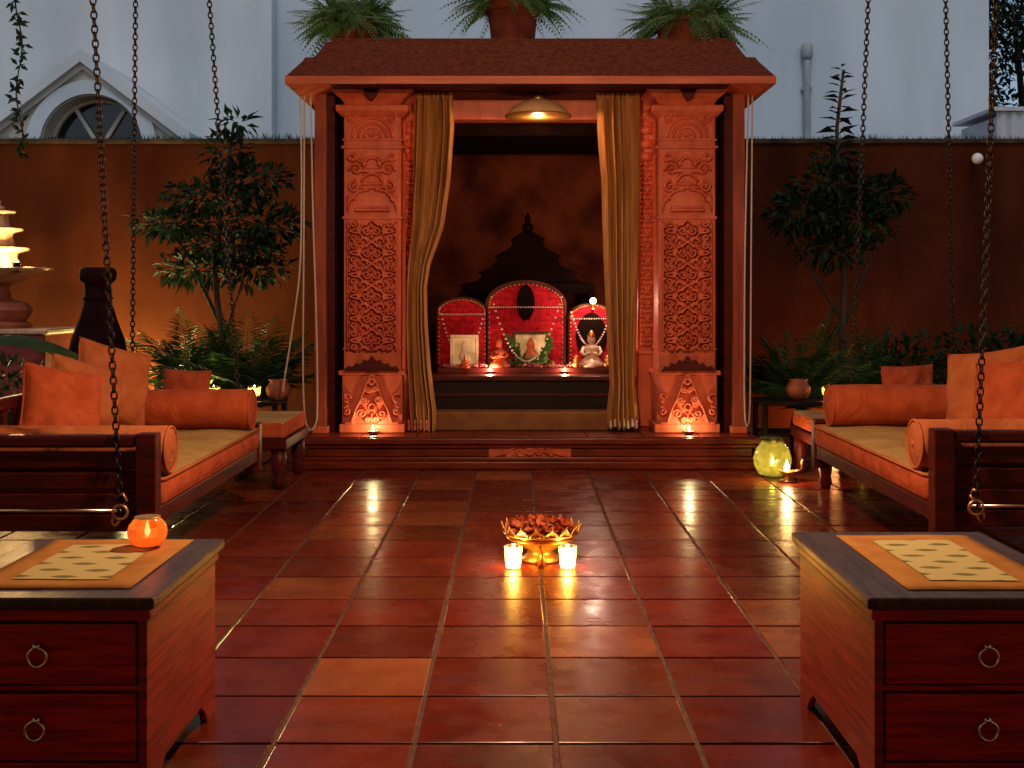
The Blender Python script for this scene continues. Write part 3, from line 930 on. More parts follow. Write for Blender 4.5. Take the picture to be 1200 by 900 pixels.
# entablature and inner ceiling
MB().box(-1.5, 1.5, .38, .56, 2.64, 2.861).build('lintel', WOOD, shr, bevel=.006)
MB().box(-1.5, 1.5, -.05, .05, 2.80, 2.8605).build('front_beam', WOOD, shr, bevel=.006)
MB().box(-1.44, 1.44, .561, 1.849, 2.54, 2.68).build('ceiling', BLACKW_SHADE, shr)  # unlit recess put in as near-black colour, hung low to deepen it
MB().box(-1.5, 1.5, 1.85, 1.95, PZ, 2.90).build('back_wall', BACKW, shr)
for s in (-1, 1):
    x = s * 1.47
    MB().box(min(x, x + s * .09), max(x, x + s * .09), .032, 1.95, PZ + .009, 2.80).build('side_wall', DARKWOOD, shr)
    p = MB(); p.box(s * 1.565 - .043, s * 1.565 + .043, -.06, .03, PZ + .009, 2.80)
    p.build('outer_post', POSTW, shr, bevel=.006)
    MB().box(s * 1.565 - .06, s * 1.565 + .06, -.077, .047, PZ + .0085, PZ + .06).build('post_base', WOOD, shr, bevel=.006)

# curtain rod
rod = MB().tube([(-.95, -.02, 2.80), (.95, -.02, 2.80)], .012, 8).build('curtain_rod', IRON, shr, smooth=True)


def curtain(rows, label, phase, Yc):
    t = thing('curtain', (CX, Yc, 0), label, 'curtain', 'shrine curtains')
    zz = [1.27 + (345 - v) * Yc / 1402 for v, _, _ in rows]
    xl = [(a - 605) * Yc / 1402 - CX for _, a, _ in rows]
    xr = [(c - 605) * Yc / 1402 - CX for _, _, c in rows]
    order = np.argsort(zz)
    z_ = np.array(zz)[order]; l_ = np.array(xl)[order]; r_ = np.array(xr)[order]

    def f(u, v):
        z = z_[0] + (z_[-1] - z_[0]) * v
        a, c = np.interp(z, z_, l_), np.interp(z, z_, r_)
        wd_ = c - a
        amp = (.022 + .020 * min(1, .25 / wd_)) * (1 + .35 * math.sin(u * 9 + phase * 3))
        ph = (u + .045 * math.sin(u * 7 + phase * 2)) * 2 * PI * 5.0 + phase + .6 * math.sin(z * 1.7 + u * 2)
        x = a + wd_ * u + .007 * math.sin(2 * ph)
        y = amp * math.sin(ph) + .012 * math.sin(3.1 * u * PI + z * 3)
        return (x, y, z)
    o = MB().grid(f, 110, 60).build('cloth', CURT, t, smooth=True)
    so = o.modifiers.new('s', 'SOLIDIFY'); so.thickness = .003
    # header pleats
    hd = MB()
    for k in range(9):
        x = xl[0] + (xr[0] - xl[0]) * (k + .5) / 9
        hd.tube([(x, 0, z_[-1] - .10), (x, -.004, z_[-1] - .04), (x, 0, z_[-1] + .015)], [.011, .016, .012], 8)
    hd.build('heading', CURT, t, smooth=True)
    return t, xl, xr, zz


ct, xl, xr, zz = curtain([(100, 486, 531), (150, 484, 532), (210, 483, 527), (265, 481, 519), (310, 478, 503), (335, 477, 499), (380, 476, 500), (430, 477, 504), (480, 479, 511), (507, 481, 511)],
                         'left brown gold curtain gathered at its middle beside the shrine pillar', .3, 9.06)
ct2, xl, xr, zz = curtain([(100, 698, 750), (150, 700, 750), (210, 705, 750), (300, 708, 748), (400, 713, 745), (450, 716, 744), (485, 712, 748), (503, 713, 748)],
                          'right brown gold curtain hanging straight with tasselled hem', 1.4, 9.06)
for k in range(7):
    x = xl[-1] + (xr[-1] - xl[-1]) * (k + .5) / 7
    MB().lathe([(.003, .05), (.009, .045), (.007, .03), (.013, .0), (.009, -.012)], (x, -.03, zz[-1] + .02 + .012 * (k % 2)), 8).build('tassel', GARL, ct2, smooth=True)
for k in range(4):
    x = -1.0 + .045 * k
    MB().lathe([(.003, .07), (.010, .06), (.008, .03), (.015, .0), (.010, -.012)], (x + .09, -.03, PZ + .03), 8).build('tassel', PINKF, ct, smooth=True)

# blind cords at the shrine's outer corners
def cord(pts, label):
    P = [Vector(p) for p in pts]
    Q = []
    for i in range(len(P) - 1):
        p0, p1, p2, p3 = P[max(i - 1, 0)], P[i], P[i + 1], P[min(i + 2, len(P) - 1)]
        for t in np.linspace(0, 1, 10, endpoint=False):
            Q.append(.5 * ((2 * p1) + (-p0 + p2) * t + (2 * p0 - 5 * p1 + 4 * p2 - p3) * t * t + (-p0 + 3 * p1 - 3 * p2 + p3) * t ** 3))
    Q.append(P[-1])
    o = MB().tube(Q, .0065, 6).build('blind_cord', CORDM, smooth=True)
    tag(o, label, 'cord', 'pale cords at the shrine corners')


cord([(-1.60, 8.86, 2.742), (-1.59, 8.86, 2.2), (-1.60, 8.86, 1.5), (-1.66, 8.86, 1.0), (-1.72, 8.86, .62), (-1.73, 8.88, .55)], 'pale cord slanting outwards, leftmost at the shrine left corner')
cord([(-1.565, 8.84, 2.742), (-1.57, 8.84, 1.6), (-1.575, 8.84, .7), (-1.56, 8.84, .36), (-1.525, 8.84, .27), (-1.485, 8.84, .31), (-1.47, 8.84, .45), (-1.475, 8.84, 1.0), (-1.50, 8.84, 1.8), (-1.52, 8.84, 2.742)],
     'pale cord hanging in a long loop at the shrine left corner')
cord([(1.745, 8.84, 2.742), (1.735, 8.84, 1.6), (1.73, 8.84, .8), (1.725, 8.84, .42), (1.71, 8.84, .30), (1.69, 8.84, .38), (1.685, 8.84, .8), (1.69, 8.84, 1.6), (1.715, 8.84, 2.742)],
     'pale looped cord at the shrine right corner')

# hanging lamp in the shrine opening
hl = thing('hanging_lamp', (.165, 9.02, 2.58), 'amber glass dome lamp hanging under the shrine eave', 'lamp')
MB().lathe([(.045, .20), (.10, .185), (.19, .13), (.24, .06), (.245, .045), (.235, .045), (.18, .115), (.09, .165), (.03, .175)], n=36, ct=False, cb=False).build('shade', SHADE, hl, smooth=True)
MB().lathe([(.236, .032), (.25, .036), (.25, .05), (.236, .052)], n=36).build('rim', BRASS, hl, smooth=True)
MB().lathe([(.045, .19), (.035, .23), (.008, .245), (.008, .27)], n=12).build('stem', BRASS, hl, smooth=True)
MB().ball((0, 0, .055), .042, 14, 8, (1, 1, .7)).build('bulb', BULB, hl, smooth=True)
lamp('lamp_light', hl, (0, 0, .0), 16, (1, .50, .22), .04)
hl.scale = (1, 1, .8)

# ---- altar and what stands on it
al = thing('altar', (CX, 9.36, PZ + .0085), 'low black lacquered altar bench inside the shrine', 'altar')
MB().box(-.80, .80, 0, 1.2, .0, .36).build('body', BLACKL, al, bevel=.006)
MB().box(-.83, .83, -.03, 1.2, .3605, .40).build('top', DARKWOOD, al, bevel=.008)
MB().box(-.82, .82, -.012, 0.0, .24, .265).build('rail', DARKWOOD, al, bevel=.003)
MB().box(-.74, .74, .30, 1.15, .4005, .445).build('upper_step', DARKWOOD, al, bevel=.006)
AZ = PZ + .0085 + .4455
o = MB().box(-.74, .74, 9.10, 9.34, PZ + .0085, PZ + .15).build('altar_step', STEPM, None, bevel=.015, loc=(CX, 0, 0), seg=3)
tag(o, 'long tan cloth covered step before the black altar', 'step')

# dark canopy behind: tiers and a finial
cn = thing('altar_canopy', (CX + .0, 10.45, AZ), 'dark carved wooden canopy with stepped spire behind the altar pictures', 'canopy')
for s in (-1, 1): MB().lathe([(.03, 0), (.03, .62), (.045, .64)], (s * .5, 0, 0), 10).build('post', BLACKW_SHADE, cn, smooth=True)

b = MB()
def sq(h, d, z): return [(-h, -d, z), (h, -d, z), (h, d, z), (-h, d, z)]
b.rings([sq(.55, .15, .60), sq(.58, .17, .64), sq(.58, .17, .68), sq(.42, .13, .71), sq(.40, .12, .76), sq(.44, .13, .78), sq(.28, .10, .84), sq(.26, .09, .90), sq(.29, .1, .92), sq(.15, .07, 1.0), sq(.13, .06, 1.05), sq(.15, .06, 1.07), sq(.04, .03, 1.14)])
b.lathe([(.04, 1.14), (.055, 1.17), (.04, 1.20), (.02, 1.22), (.03, 1.25), (.005, 1.31)], n=12)
b.build('spire', BLACKW_SHADE, cn, bevel=.008)


def niche(x, w, h, label, oval=None):
    t = thing('red_panel', (x, 10.02, AZ), label, 'panel', 'arched red panels on the altar')
    hw = w / 2
    arch = [(hw * math.cos(a), h - hw * .55 + hw * .55 * math.sin(a)) for a in np.linspace(0, PI, 17)]
    MB().prism_xz([(hw, 0)] + arch + [(-hw, 0)], 0, .05).build('velvet', REDV, t, bevel=.006)
    fo = [(1.09 * hw * math.cos(a), h - hw * .55 + hw * .66 * math.sin(a)) for a in np.linspace(0, PI, 17)]
    MB().prism_xz([(1.09 * hw, 0)] + fo + [(-1.09 * hw, 0)], .0505, .075).build('frame', DARKWOOD, t, bevel=.004)
    # quilting rows
    q = MB()
    n = int(h / .06)
    for k in range(1, n):
        z = k * h / n
        lim = hw if z < h - hw * .55 else hw * math.sqrt(max(0, 1 - ((z - h + hw * .55) / (hw * .55)) ** 2))
        if lim > .03: q.tube([(-lim * .97, -.0005, z), (lim * .97, -.0005, z)], .0028, 5)
    q.build('piping', REDV, t)
    # bead string across
    bs = MB()
    zz_ = h - hw * .62
    nb = int(w / .022)
    for k in range(nb + 1): bs.ball((-hw * .92 + 1.84 * hw * k / nb, -.016, zz_ + .0), .0085, 6, 4)
    bs.build('bead_string', GARL, t, smooth=True)
    tb = MB()
    edge = [(hw * .97, .02 + k * (h - hw * .55) / 12) for k in range(12)] + [(hw * .97 * math.cos(a), h - hw * .55 + hw * .54 * math.sin(a)) for a in np.linspace(0, PI, 26)] + [(-hw * .97, .02 + k * (h - hw * .55) / 12) for k in range(12)]
    for (ex, ez) in edge: tb.ball((ex, -.004, ez), .0095, 6, 4)
    tag(tb.build('gilt_beading', BRASS, t, smooth=True), kind='stuff')
    if oval:
        ox, oz, rx, rz, m_ = oval
        ring = [(ox + rx * math.cos(a), oz + rz * math.sin(a)) for a in np.linspace(0, 2 * PI, 28, endpoint=False)]
        MB().prism_xz(ring, -.012, .01).build('oval', m_, t, bevel=.003)
    return t


S10 = 10.02 / 1402
niche((541 - 605) * S10, .40, .55, 'left arched red panel behind the cream picture')
niche((616 - 605) * S10, .63, .68, 'largest central arched red panel with a black oval', (0, .525, .075, .15, BLACKW_SHADE))
niche((693 - 605) * S10, .36, .50, 'right arched red panel behind the pale figurine', (0, .24, .13, .20, BLACKW_SHADE))


def picture(x, y, w, h, label, green=False):
    t = thing('picture_frame', (x, y, AZ), label, 'picture')
    t.rotation_euler = (-.12, 0, 0)
    b = MB().box(-w / 2, w / 2, 0, .02, 0, .025).box(-w / 2, w / 2, 0, .02, h - .025, h).box(-w / 2, -w / 2 + .025, .0005, .0195, .0255, h - .0255).box(w / 2 - .025, w / 2, .0005, .0195, .0255, h - .0255)
    b.build('frame', PALE if not green else DARKWOOD, t, bevel=.003)
    MB().box(-w / 2 + .02, w / 2 - .02, .008, .018, .02, h - .02).build('print', CREAM, t)
    # abstract relief of a crowned shape inside
    k = MB().lathe([(.005, .0), (w * .16, .02), (w * .2, h * .2), (w * .13, h * .36), (w * .09, h * .42), (w * .12, h * .52), (w * .06, h * .66), (.004, h * .72)], (0, .004, .03), 12)
    k.v = [(x_, .006 + (y_ - .004) * .12, z_) for x_, y_, z_ in k.v]
    k.build('figure_relief', PALE if not green else ORNG, t, smooth=True)
    return t


picture((544 - 605) * 9.85 / 1402, 9.85, .235, .26, 'cream picture in a white frame on the altar left')
picture((622 - 605) * 9.82 / 1402, 9.82, .30, .29, 'cream picture draped with green leaves at the altar centre', True)

# leaf garland on the centre picture
lg = thing('leaf_garland', ((622 - 605) * 9.74 / 1402, 9.745, AZ), 'green leaf garland heaped round the central altar picture', 'garland')
r9 = random.Random(91); b = MB()
for s in (-1, 1):
    for k in range(46):
        t_ = r9.random()
        p = Vector((s * (.15 - .11 * (1 - t_) ** 1.2 + r9.gauss(0, .012)), .0 + r9.uniform(-.015, .02), .03 + .23 * t_))
        leaf_quad(b, p, Vector((s * r9.uniform(-.3, .8), -.3, r9.uniform(-1, .3))), Vector((0, -1, .3)), .07, .026)
for k in range(40):
    leaf_quad(b, Vector((r9.uniform(-.17, .17), r9.uniform(-.04, .02), .02 + r9.random() * .06)), rnd_unit(r9), Vector((0, -.6, .8)), .06, .025)
b.build('leaves', GREENF, lg)


def garland(p0, p1, sag, label, y):
    b = MB()
    n = 34
    for k in range(n + 1):
        t_ = k / n
        x = p0[0] + (p1[0] - p0[0]) * t_; z = p0[1] + (p1[1] - p0[1]) * t_ - sag * (1 - (2 * t_ - 1) ** 2)
        b.ball((x, 0, z), .0095, 6, 4)
    o = b.build('bead_garland', GARL, smooth=True, loc=(0, y, 0))
    tag(o, label, 'garland', 'white garlands hung over the altar pictures')


def px(u, v, Y): return ((u - 605) * Y / 1402, 1.27 + (345 - v) * Y / 1402)


garland(px(515, 362, 9.97), px(567, 368, 9.97), .38, 'white bead garland hanging in front of the left red panel', 9.975)
garland(px(576, 348, 9.70), px(658, 348, 9.70), .52, 'widest white bead garland round the central altar picture', 9.70)
garland(px(669, 366, 9.80), px(718, 360, 9.80), .30, 'white bead garland hung round the pale figurine', 9.80)


def figurine(x, y, h, mat, hatm, label, name='figurine'):
    """Seated figure with folded legs, crown and joined hands, one continuous turned body."""
    t = thing(name, (x, y, AZ), label, 'figurine')
    def wob(a, z): return (.28 * max(0, -math.sin(a)) if z < h * .22 else 0)
    MB().lathe([(.30 * h, 0), (.34 * h, .03 * h), (.33 * h, .10 * h), (.27 * h, .18 * h), (.20 * h, .25 * h), (.17 * h, .36 * h), (.20 * h, .48 * h), (.19 * h, .56 * h), (.08 * h, .61 * h), (.07 * h, .64 * h),
                (.105 * h, .68 * h), (.115 * h, .74 * h), (.10 * h, .80 * h), (.085 * h, .83 * h)], n=18, wob=wob).build('body', mat, t, smooth=True)
    MB().lathe([(.105 * h, .815 * h), (.12 * h, .83 * h), (.085 * h, .88 * h), (.09 * h, .90 * h), (.045 * h, .95 * h), (.01 * h, 1.0 * h)], n=14).build('crown', hatm, t, smooth=True)
    a = MB()
    for s in (-1, 1):
        a.tube([(s * .19 * h, 0, .54 * h), (s * .27 * h, -.05 * h, .40 * h), (s * .20 * h, -.2 * h, .33 * h), (s * .04 * h, -.24 * h, .40 * h)], [.055 * h, .05 * h, .042 * h, .03 * h], 8)
    a.build('arms', mat, t, smooth=True)
    MB().torus((0, -.02 * h, .545 * h), .13 * h, .018 * h, 'z', 16, 6).build('necklace', hatm, t, smooth=True)
    return t


figurine((585 - 605) * 9.72 / 1402, 9.72, .24, ORNG, ORNG, 'small orange seated figurine left of the central picture')
figurine((693 - 605) * 9.78 / 1402, 9.78, .30, PALE, BRASS, 'pale seated figurine with gold crown on the altar right')
figurine((545 - 605) * 9.60 / 1402, 9.60, .11, ORNG, BRASS, 'tiny orange figurine at the foot of the cream picture')
for (u, lb) in ((675, 'tiny brass pot left of the pale figurine'), (712, 'tiny brass pot right of the pale figurine')):
    o = MB().lathe([(.012, 0), (.03, .012), (.034, .03), (.02, .048), (.016, .055), (.026, .068), (.014, .075), (.02, .09), (.004, .10)], n=14).build('brass_pot', BRASS, None, smooth=True, loc=((u - 605) * 9.66 / 1402, 9.66, AZ))
    tag(o, lb, 'pot', 'brass pots on the altar')
b = MB(); rp_ = random.Random(14)
for k in range(420):
    x = rp_.uniform(-.70, .70); y = 9.70 + rp_.uniform(-.06, .05) + .01
    if -.35 < x < -.05 and rp_.random() < .6: continue
    leaf_quad(b, Vector((CX + x, y, AZ + rp_.uniform(.001, .02))), Vector((rp_.gauss(0, 1), rp_.gauss(0, 1), .4)), Vector((0, 0, 1)), .032, .024)
tag(b.build('flower_petals', PINKF), 'pink flower petals strewn along the altar front', 'petals', kind='stuff')
# altar lamp on the right panel
alp = thing('altar_lamp', ((695 - 605) * 9.93 / 1402, 9.93, AZ + .48), 'small bright lamp above the pale figurine', 'lamp')
MB().lathe([(.008, 0), (.010, .02), (.028, .035), (.02, .04)], n=12).build('holder', BRASS, alp, smooth=True)
MB().box(-.008, .008, 0, .10, -.012, .004).build('bracket', BRASS, alp)
MB().ball((0, 0, .058), .026, 12, 8).build('bulb', emat('altar_bulb', (1, .72, .45), 22), alp, smooth=True)
lamp('altar_light', alp, (0, -.16, .05), 10.0, (1, .60, .42), .03)
def diya(x, y, z, power, label, group, flame=1.0, col=WARM):
    t = thing('oil_lamp', (x, y, z), label, 'lamp', group)
    MB().lathe([(.020, 0), (.034, .008), (.043, .022), (.045, .028), (.040, .028), (.032, .016), (.0, .012)], n=18, wob=lambda a, zz: .18 * max(0, math.cos(a + PI / 2)) ** 6).build('bowl', TERRA, t, smooth=True)
    MB().lathe([(.001, 0), (.0075, .010), (.0085, .018), (.005, .034), (.001, .05)], (0, -.034, .026), 10).build('flame', FLAME2, t, smooth=True)
    lamp('flame_light', t, (0, -.034, .055), power, col, .012)
    return t


diya((437 - 605) * 8.82 / 1402, 8.86, PZ + .008, 3.0, 'oil lamp burning before the left shrine pillar', 'oil lamps on the shrine plinth', .75, (1, .78, .36))
diya((808 - 605) * 8.82 / 1402, 8.86, PZ + .008, 3.0, 'oil lamp burning before the right shrine pillar', 'oil lamps on the shrine plinth', .75, (1, .78, .36))

for u, lb in ((574, 'added tiny oil lamp lighting the altar between the left and central red panels'), (662, 'added tiny oil lamp lighting the altar between the central and right red panels')):  # lamps added to brighten the pictures and panels
    diya((u - 605) * 9.60 / 1402, 9.62, AZ - .0445, 5.0, lb, 'added oil lamps lighting the altar', .7, (1, .58, .34)).scale = (.7, .7, .7)

# ---- fern pots on the roof
def fern_pot(u, wd_, hp, label, seed, L, up, Y=9.05):
    random.seed(seed)
    x = (u - 605) * Y / 1402
    t = thing('fern_pot', (x, Y, 3.1185), label, 'plant pot', 'fern pots on the shrine roof')
    r = wd_ / 2
    MB().lathe([(r * .74, 0), (r * .80, .02), (r * .93, hp * .8), (r * 1.05, hp * .82), (r * 1.06, hp), (r * .9, hp), (r * .85, hp * .9), (0.0, hp * .88)], n=28, cb=True).build('pot', DPOT, t, smooth=False)
    b = MB()
    for k in range(270):
        a = random.uniform(0, 2 * PI)
        frond(b, (math.cos(a) * r * .5, math.sin(a) * r * .5, hp * .9), a + random.uniform(-.4, .4), L * random.uniform(.6, 1.15), random.uniform(up, 1.45), L * random.uniform(.15, .8), .075, 16, .015, .0025)
    b.build('fronds', LEAF_F, t)


fern_pot(414, .40, .19, 'left fern in a low terracotta pot on the shrine roof', 101, .44, .10)
fern_pot(601, .40, .34, 'middle fern in the tallest terracotta pot on the shrine roof', 102, .50, .35)
fern_pot(806, .52, .21, 'right fern in a wide terracotta pot on the shrine roof', 103, .46, .0)

# ================================================================== FURNITURE
def pillow_mb(w, h, t, seed, n=34):
    """Square cushion lying in xz, thickness along y, pinched corners and wandering creases."""
    r = random.Random(seed)
    ph = [r.uniform(0, 6) for _ in range(6)]
    b = MB()
    for sgn in (-1, 1):
        def f(a, c):
            x, z = 2 * a - 1, 2 * c - 1
            k = ((1 - abs(x) ** 2.6) * (1 - abs(z) ** 2.6)) ** .42
            pin = 1 - .07 * (1 - abs(x) ** 2) * abs(z) ** 3 * 1.0
            pin2 = 1 - .07 * (1 - abs(z) ** 2) * abs(x) ** 3
            wr = .012 * math.sin(4 * x + 3 * z + ph[0]) * k + .006 * math.sin(9 * x - 7 * z + ph[1]) * k + .011 * math.sin(11 * math.atan2(z + 1.1 * (1 if ph[2] > 3 else -1), x + 1.2) + ph[3]) * k * (abs(x * z) ** .5) + .008 * math.sin(13 * (x + z * .5) + 3 * math.sin(3 * z + ph[4])) * k * abs(z)
            return (w / 2 * x * pin2, sgn * (t / 2 * k) + wr, h / 2 + h / 2 * z * pin)
        m_ = MB().grid(f, n, n)
        if sgn > 0: m_.f = [tuple(reversed(q)) for q in m_.f]
        b.add(m_.v, m_.f)
    return b


def pillow(loc, size, rot, mat, label, seed, group):
    w, h, t = size
    th = thing('cushion', loc, label, 'cushion', group)
    th.rotation_euler = rot
    pillow_mb(w, h, t, seed).build('cover', mat, th, smooth=True)
    e = []
    for k in range(41):
        q = k / 40 * 4
        s, f = int(q) % 4, q - int(q)
        x, z = [(2 * f - 1, -1), (1, 2 * f - 1), (1 - 2 * f, 1), (-1, 1 - 2 * f)][s]
        pin = 1 - .07 * (1 - abs(x) ** 2) * abs(z) ** 3; pin2 = 1 - .07 * (1 - abs(z) ** 2) * abs(x) ** 3
        e.append((w / 2 * x * pin2, 0, h / 2 + h / 2 * z * pin))
    MB().tube(e, .006, 6).build('piping', mat, th, smooth=True)
    return th


def bolster(loc, L, R, label, group, mat=RUST, seed=0):
    th = thing('bolster', loc, label, 'bolster', group)
    prof = [(R * .12, -L / 2 - .004), (R * .5, -L / 2 + .006), (R * .86, -L / 2 + .004), (R * .97, -L / 2 + .012), (R, -L / 2 + .03)]
    prof += [(R * (1 + .01 * math.sin(k * 1.3 + seed)), -L / 2 + .03 + (L - .06) * k / 14) for k in range(1, 14)]
    prof += [(R, L / 2 - .03), (R * .97, L / 2 - .012), (R * .86, L / 2 - .004), (R * .5, L / 2 - .006), (R * .12, L / 2 + .004)]
    MB().lathe(prof, (0, 0, R * .95), 32, wob=lambda a, z: .012 * math.sin(3 * a + z * 9 + seed) - .05 * max(0, math.cos(a - 1.5 * PI)) ** 8, axis='x').build('cover', mat, th, smooth=True)
    for s in (-1, 1):
        MB().torus((s * (L / 2 - .006), 0, R * .95), R * .95, .007, 'x', 32, 6).build('piping', mat, th, smooth=True)
        MB().ball((s * (L / 2 + .002), 0, R * .95), .016, 10, 6, (.5, 1, 1)).build('button', mat, th, smooth=True)
    return th


def chain_mb(p0, p1, link=.043, wire=.0044):
    """Real chain: alternate links turned a quarter."""
    b = MB()
    p0, p1 = Vector(p0), Vector(p1)
    d = (p1 - p0); n = int(d.length / (link * .74))
    z = d.normalized(); x = z.cross(Vector((0, 1, 0))).normalized(); y = z.cross(x)
    for k in range(n + 1):
        c = p0 + d * (k / n)
        a, o = (x, y) if k % 2 else (y, x)
        pr = []
        for i in range(10):
            q = 2 * PI * i / 10
            u, v = math.cos(q) * link * .30, math.sin(q) * link * .5
            cen = c + a * u + z * v
            out = (a * math.cos(q) + z * math.sin(q)).normalized()
            pr.append([tuple(cen + out * (wire * math.cos(e)) + o * (wire * math.sin(e))) for e in (0, PI / 2, PI, 1.5 * PI)])
        vs = [p for r in pr for p in r]
        fs = []
        for i in range(10):
            for j in range(4):
                fs.append((i * 4 + j, ((i + 1) % 10) * 4 + j, ((i + 1) % 10) * 4 + (j + 1) % 4, i * 4 + (j + 1) % 4))
        b.add(vs, fs)
    return b


BEAM_Z = 3.45
def swing(cx, cy, s, dz, label, chains, lab):
    """s=+1: inner (open) side towards +x.  Width .86, length 1.96 along y."""
    t = thing('swing', (cx, cy, 0), label, 'swing', 'swing beds hung on chains')
    W, Ln = .43, .98
    X = lambda a, c: (min(a * s, c * s), max(a * s, c * s))
    fr = MB()
    for (y0, y1) in ((-Ln, -Ln + .08), (Ln - .08, Ln)): fr.box(-W, W, y0, y1, .27 + dz, .35 + dz)
    for x in (-W, W - .07): fr.box(x + .001, x + .069, -Ln + .0805, Ln - .0805, .272 + dz, .348 + dz)
    fr.build('seat_frame', DARKWOOD, t, bevel=.006)
    for k in range(9):
        y = -Ln + .12 + k * .2
        MB().box(-W + .071, W - .071, y, y + .12, .315 + dz, .34 + dz).build('slat', DARKWOOD, t, bevel=.003)
    for e in (-1, 1):
        yc = e * (Ln + .045)
        pn = bpy.data.objects.new('end_panel', None); COL.objects.link(pn); pn.parent = t; pn.location = (0, yc, dz)
        for x in (-W + .035, W - .035):
            MB().box(x - .045, x + .045, -.04, .04, .21, .675 if e < 0 else .50).build('post', DARKWOOD, pn, bevel=.008)
        hz = .615 if e < 0 else .435
        MB().box(-W + .081, W - .081, -.035, .035, hz, hz + .053).build('top_rail', DARKWOOD, pn, bevel=.012)
        for k in range(4 if e < 0 else 2):
            z = .255 + k * .09
            MB().box(-W + .081, W - .081, -.016, .016, z, z + .072).build('slat', DARKWOOD, pn, bevel=.006)
        MB().tube([(-s * (W + .06), e * .06, .353), (s * (W - .13), e * .06, .353)], .0075, 8).build('rod', STEEL, pn, smooth=True)
    # back rail with slats on the outer side
    bk = bpy.data.objects.new('back_panel', None); COL.objects.link(bk); bk.parent = t; bk.location = (-s * (W + .03), 0, dz)
    MB().box(-.022, .022, -Ln + .0, Ln - .0, .72, .78).build('top_rail', DARKWOOD, bk, bevel=.012)
    MB().box(-.02, .02, -Ln, Ln, .28, .345).build('bottom_rail', DARKWOOD, bk, bevel=.006)
    for k in range(14):
        y = -Ln + .07 + k * .135
        MB().box(-.012, .012, y, y + .05, .346, .719).build('slat', DARKWOOD, bk, bevel=.003)
    # mattress: ochre top, rust boxing
    x0, x1 = -W + .005, W + .015
    if s < 0: x0, x1 = -W - .015, W - .005
    mt = MB()
    zb, zt = .351 + dz, .475 + dz
    def ringm(ins, z, rad=.03):
        pts = []
        for (cxx, cyy, a0) in ((x1 - rad, Ln - .01 - rad, 0), (x0 + rad, Ln - .01 - rad, 90), (x0 + rad, -Ln + .01 + rad, 180), (x1 - rad, -Ln + .01 + rad, 270)):
            for k in range(5):
                a = math.radians(a0 + k * 22.5)
                pts.append((cxx + (rad - ins) * math.cos(a), cyy + (rad - ins) * math.sin(a), z))
        return pts
    mt.rings([ringm(.012, zb), ringm(.0, zb + .015), ringm(-.006, (zb + zt) / 2), ringm(0, zt - .018), ringm(.005, zt - .006)], False, True)
    mt.build('mattress', RUST, t, smooth=True)
    tp = MB(); nx_, ny_ = 14, 30
    def top(a, c):
        x = x0 + .008 + (x1 - x0 - .016) * a; y = -Ln + .018 + (2 * Ln - .036) * c
        e_ = min(1, min(a, 1 - a) * 9) * min(1, min(c, 1 - c) * 18)
        return (x, y, zt - .007 + .016 * e_ + .004 * math.sin(x * 17 + y * 5) * e_ + .003 * math.sin(y * 13) * e_)
    tp.grid(top, nx_, ny_).build('mattress_top', OCHRE, t, smooth=True)
    pp_ = ringm(-.003, zt - .008)
    MB().tube(pp_ + [pp_[0]], .008, 6).build('mattress_piping', RUST2, t, smooth=True)
    for (a, c_) in chains:
        la, lc = (a[0] - cx, a[1] - cy, a[2]), (c_[0] - cx, c_[1] - cy, c_[2])
        ch = chain_mb(la, lc).build('chain', IRON, t, smooth=True)
        hk = MB().torus((la[0], la[1], la[2] - .015), .030, .0075, 'y', 16, 6)
        hk.tube([(la[0], la[1], la[2] - .045), (la[0] - s * .02, la[1], la[2] - .075), (la[0] - s * .035, la[1], la[2] - .06), (la[0] - s * .03, la[1], la[2] - .035)], .006, 6)
        hk.tube([(la[0], la[1], la[2] + .01), (la[0] + s * .028, la[1], la[2] + .035), (la[0] + s * .012, la[1], la[2] + .065), (la[0] - s * .012, la[1], la[2] + .05)], .0065, 6)
        hk.build('hook', BRASS, ch, smooth=True)
    return t


# left swing
LX, LY = -1.545 - .43, 6.16
hy = .98 + .045 + .06
swing(LX, LY, 1, 0, 'wooden swing bed with rust bolsters on chains at left',
      [((-1.68, LY - hy, .36), (-1.93, LY - hy + .25, BEAM_Z)), ((-1.66, LY + hy, .36), (-1.865, LY + hy - .1, BEAM_Z)), ((-2.33, LY + hy, .36), (-2.27, LY + hy - .1, BEAM_Z)), ((-2.32, LY - hy, .36), (-2.40, LY - hy + .25, BEAM_Z))], 'left')
RX, RY, RD = 1.79 + .43, 6.16, .02
swing(RX, RY, -1, RD, 'wooden swing bed with rust bolsters on chains at right',
      [((1.95, RY - hy, .38), (2.17, RY - hy + .25, BEAM_Z)), ((2.02, RY + hy, .38), (2.12, RY + hy - .1, BEAM_Z)), ((2.66, RY + hy, .38), (2.555, RY + hy - .1, BEAM_Z)), ((2.60, RY - hy, .38), (2.62, RY - hy + .25, BEAM_Z))], 'right')
MZ = .484
bolster((LX + .02, LY - .86, MZ), .86, .105, 'near rust bolster at the camera end of the left swing', 'bolsters on the swings', RUST2, 1)
bolster((LX + .04, LY + .86, MZ), .78, .118, 'far rust bolster at the shrine end of the left swing', 'bolsters on the swings', RUST, 2)
bolster((RX - .02, RY - .86, MZ + RD), .88, .110, 'near rust bolster at the camera end of the right swing', 'bolsters on the swings', RUST2, 3)
bolster((RX + .01, RY + .86, MZ + RD), .80, .122, 'far rust bolster at the shrine end of the right swing', 'bolsters on the swings', RUST, 4)
G = 'pillows along the swing backs'
pillow((-2.27, 6.66, MZ + .06), (.46, .46, .16), (-.26, .26, .85), RUST2, 'largest pillow on the left swing, next to the far bolster', 201, G)
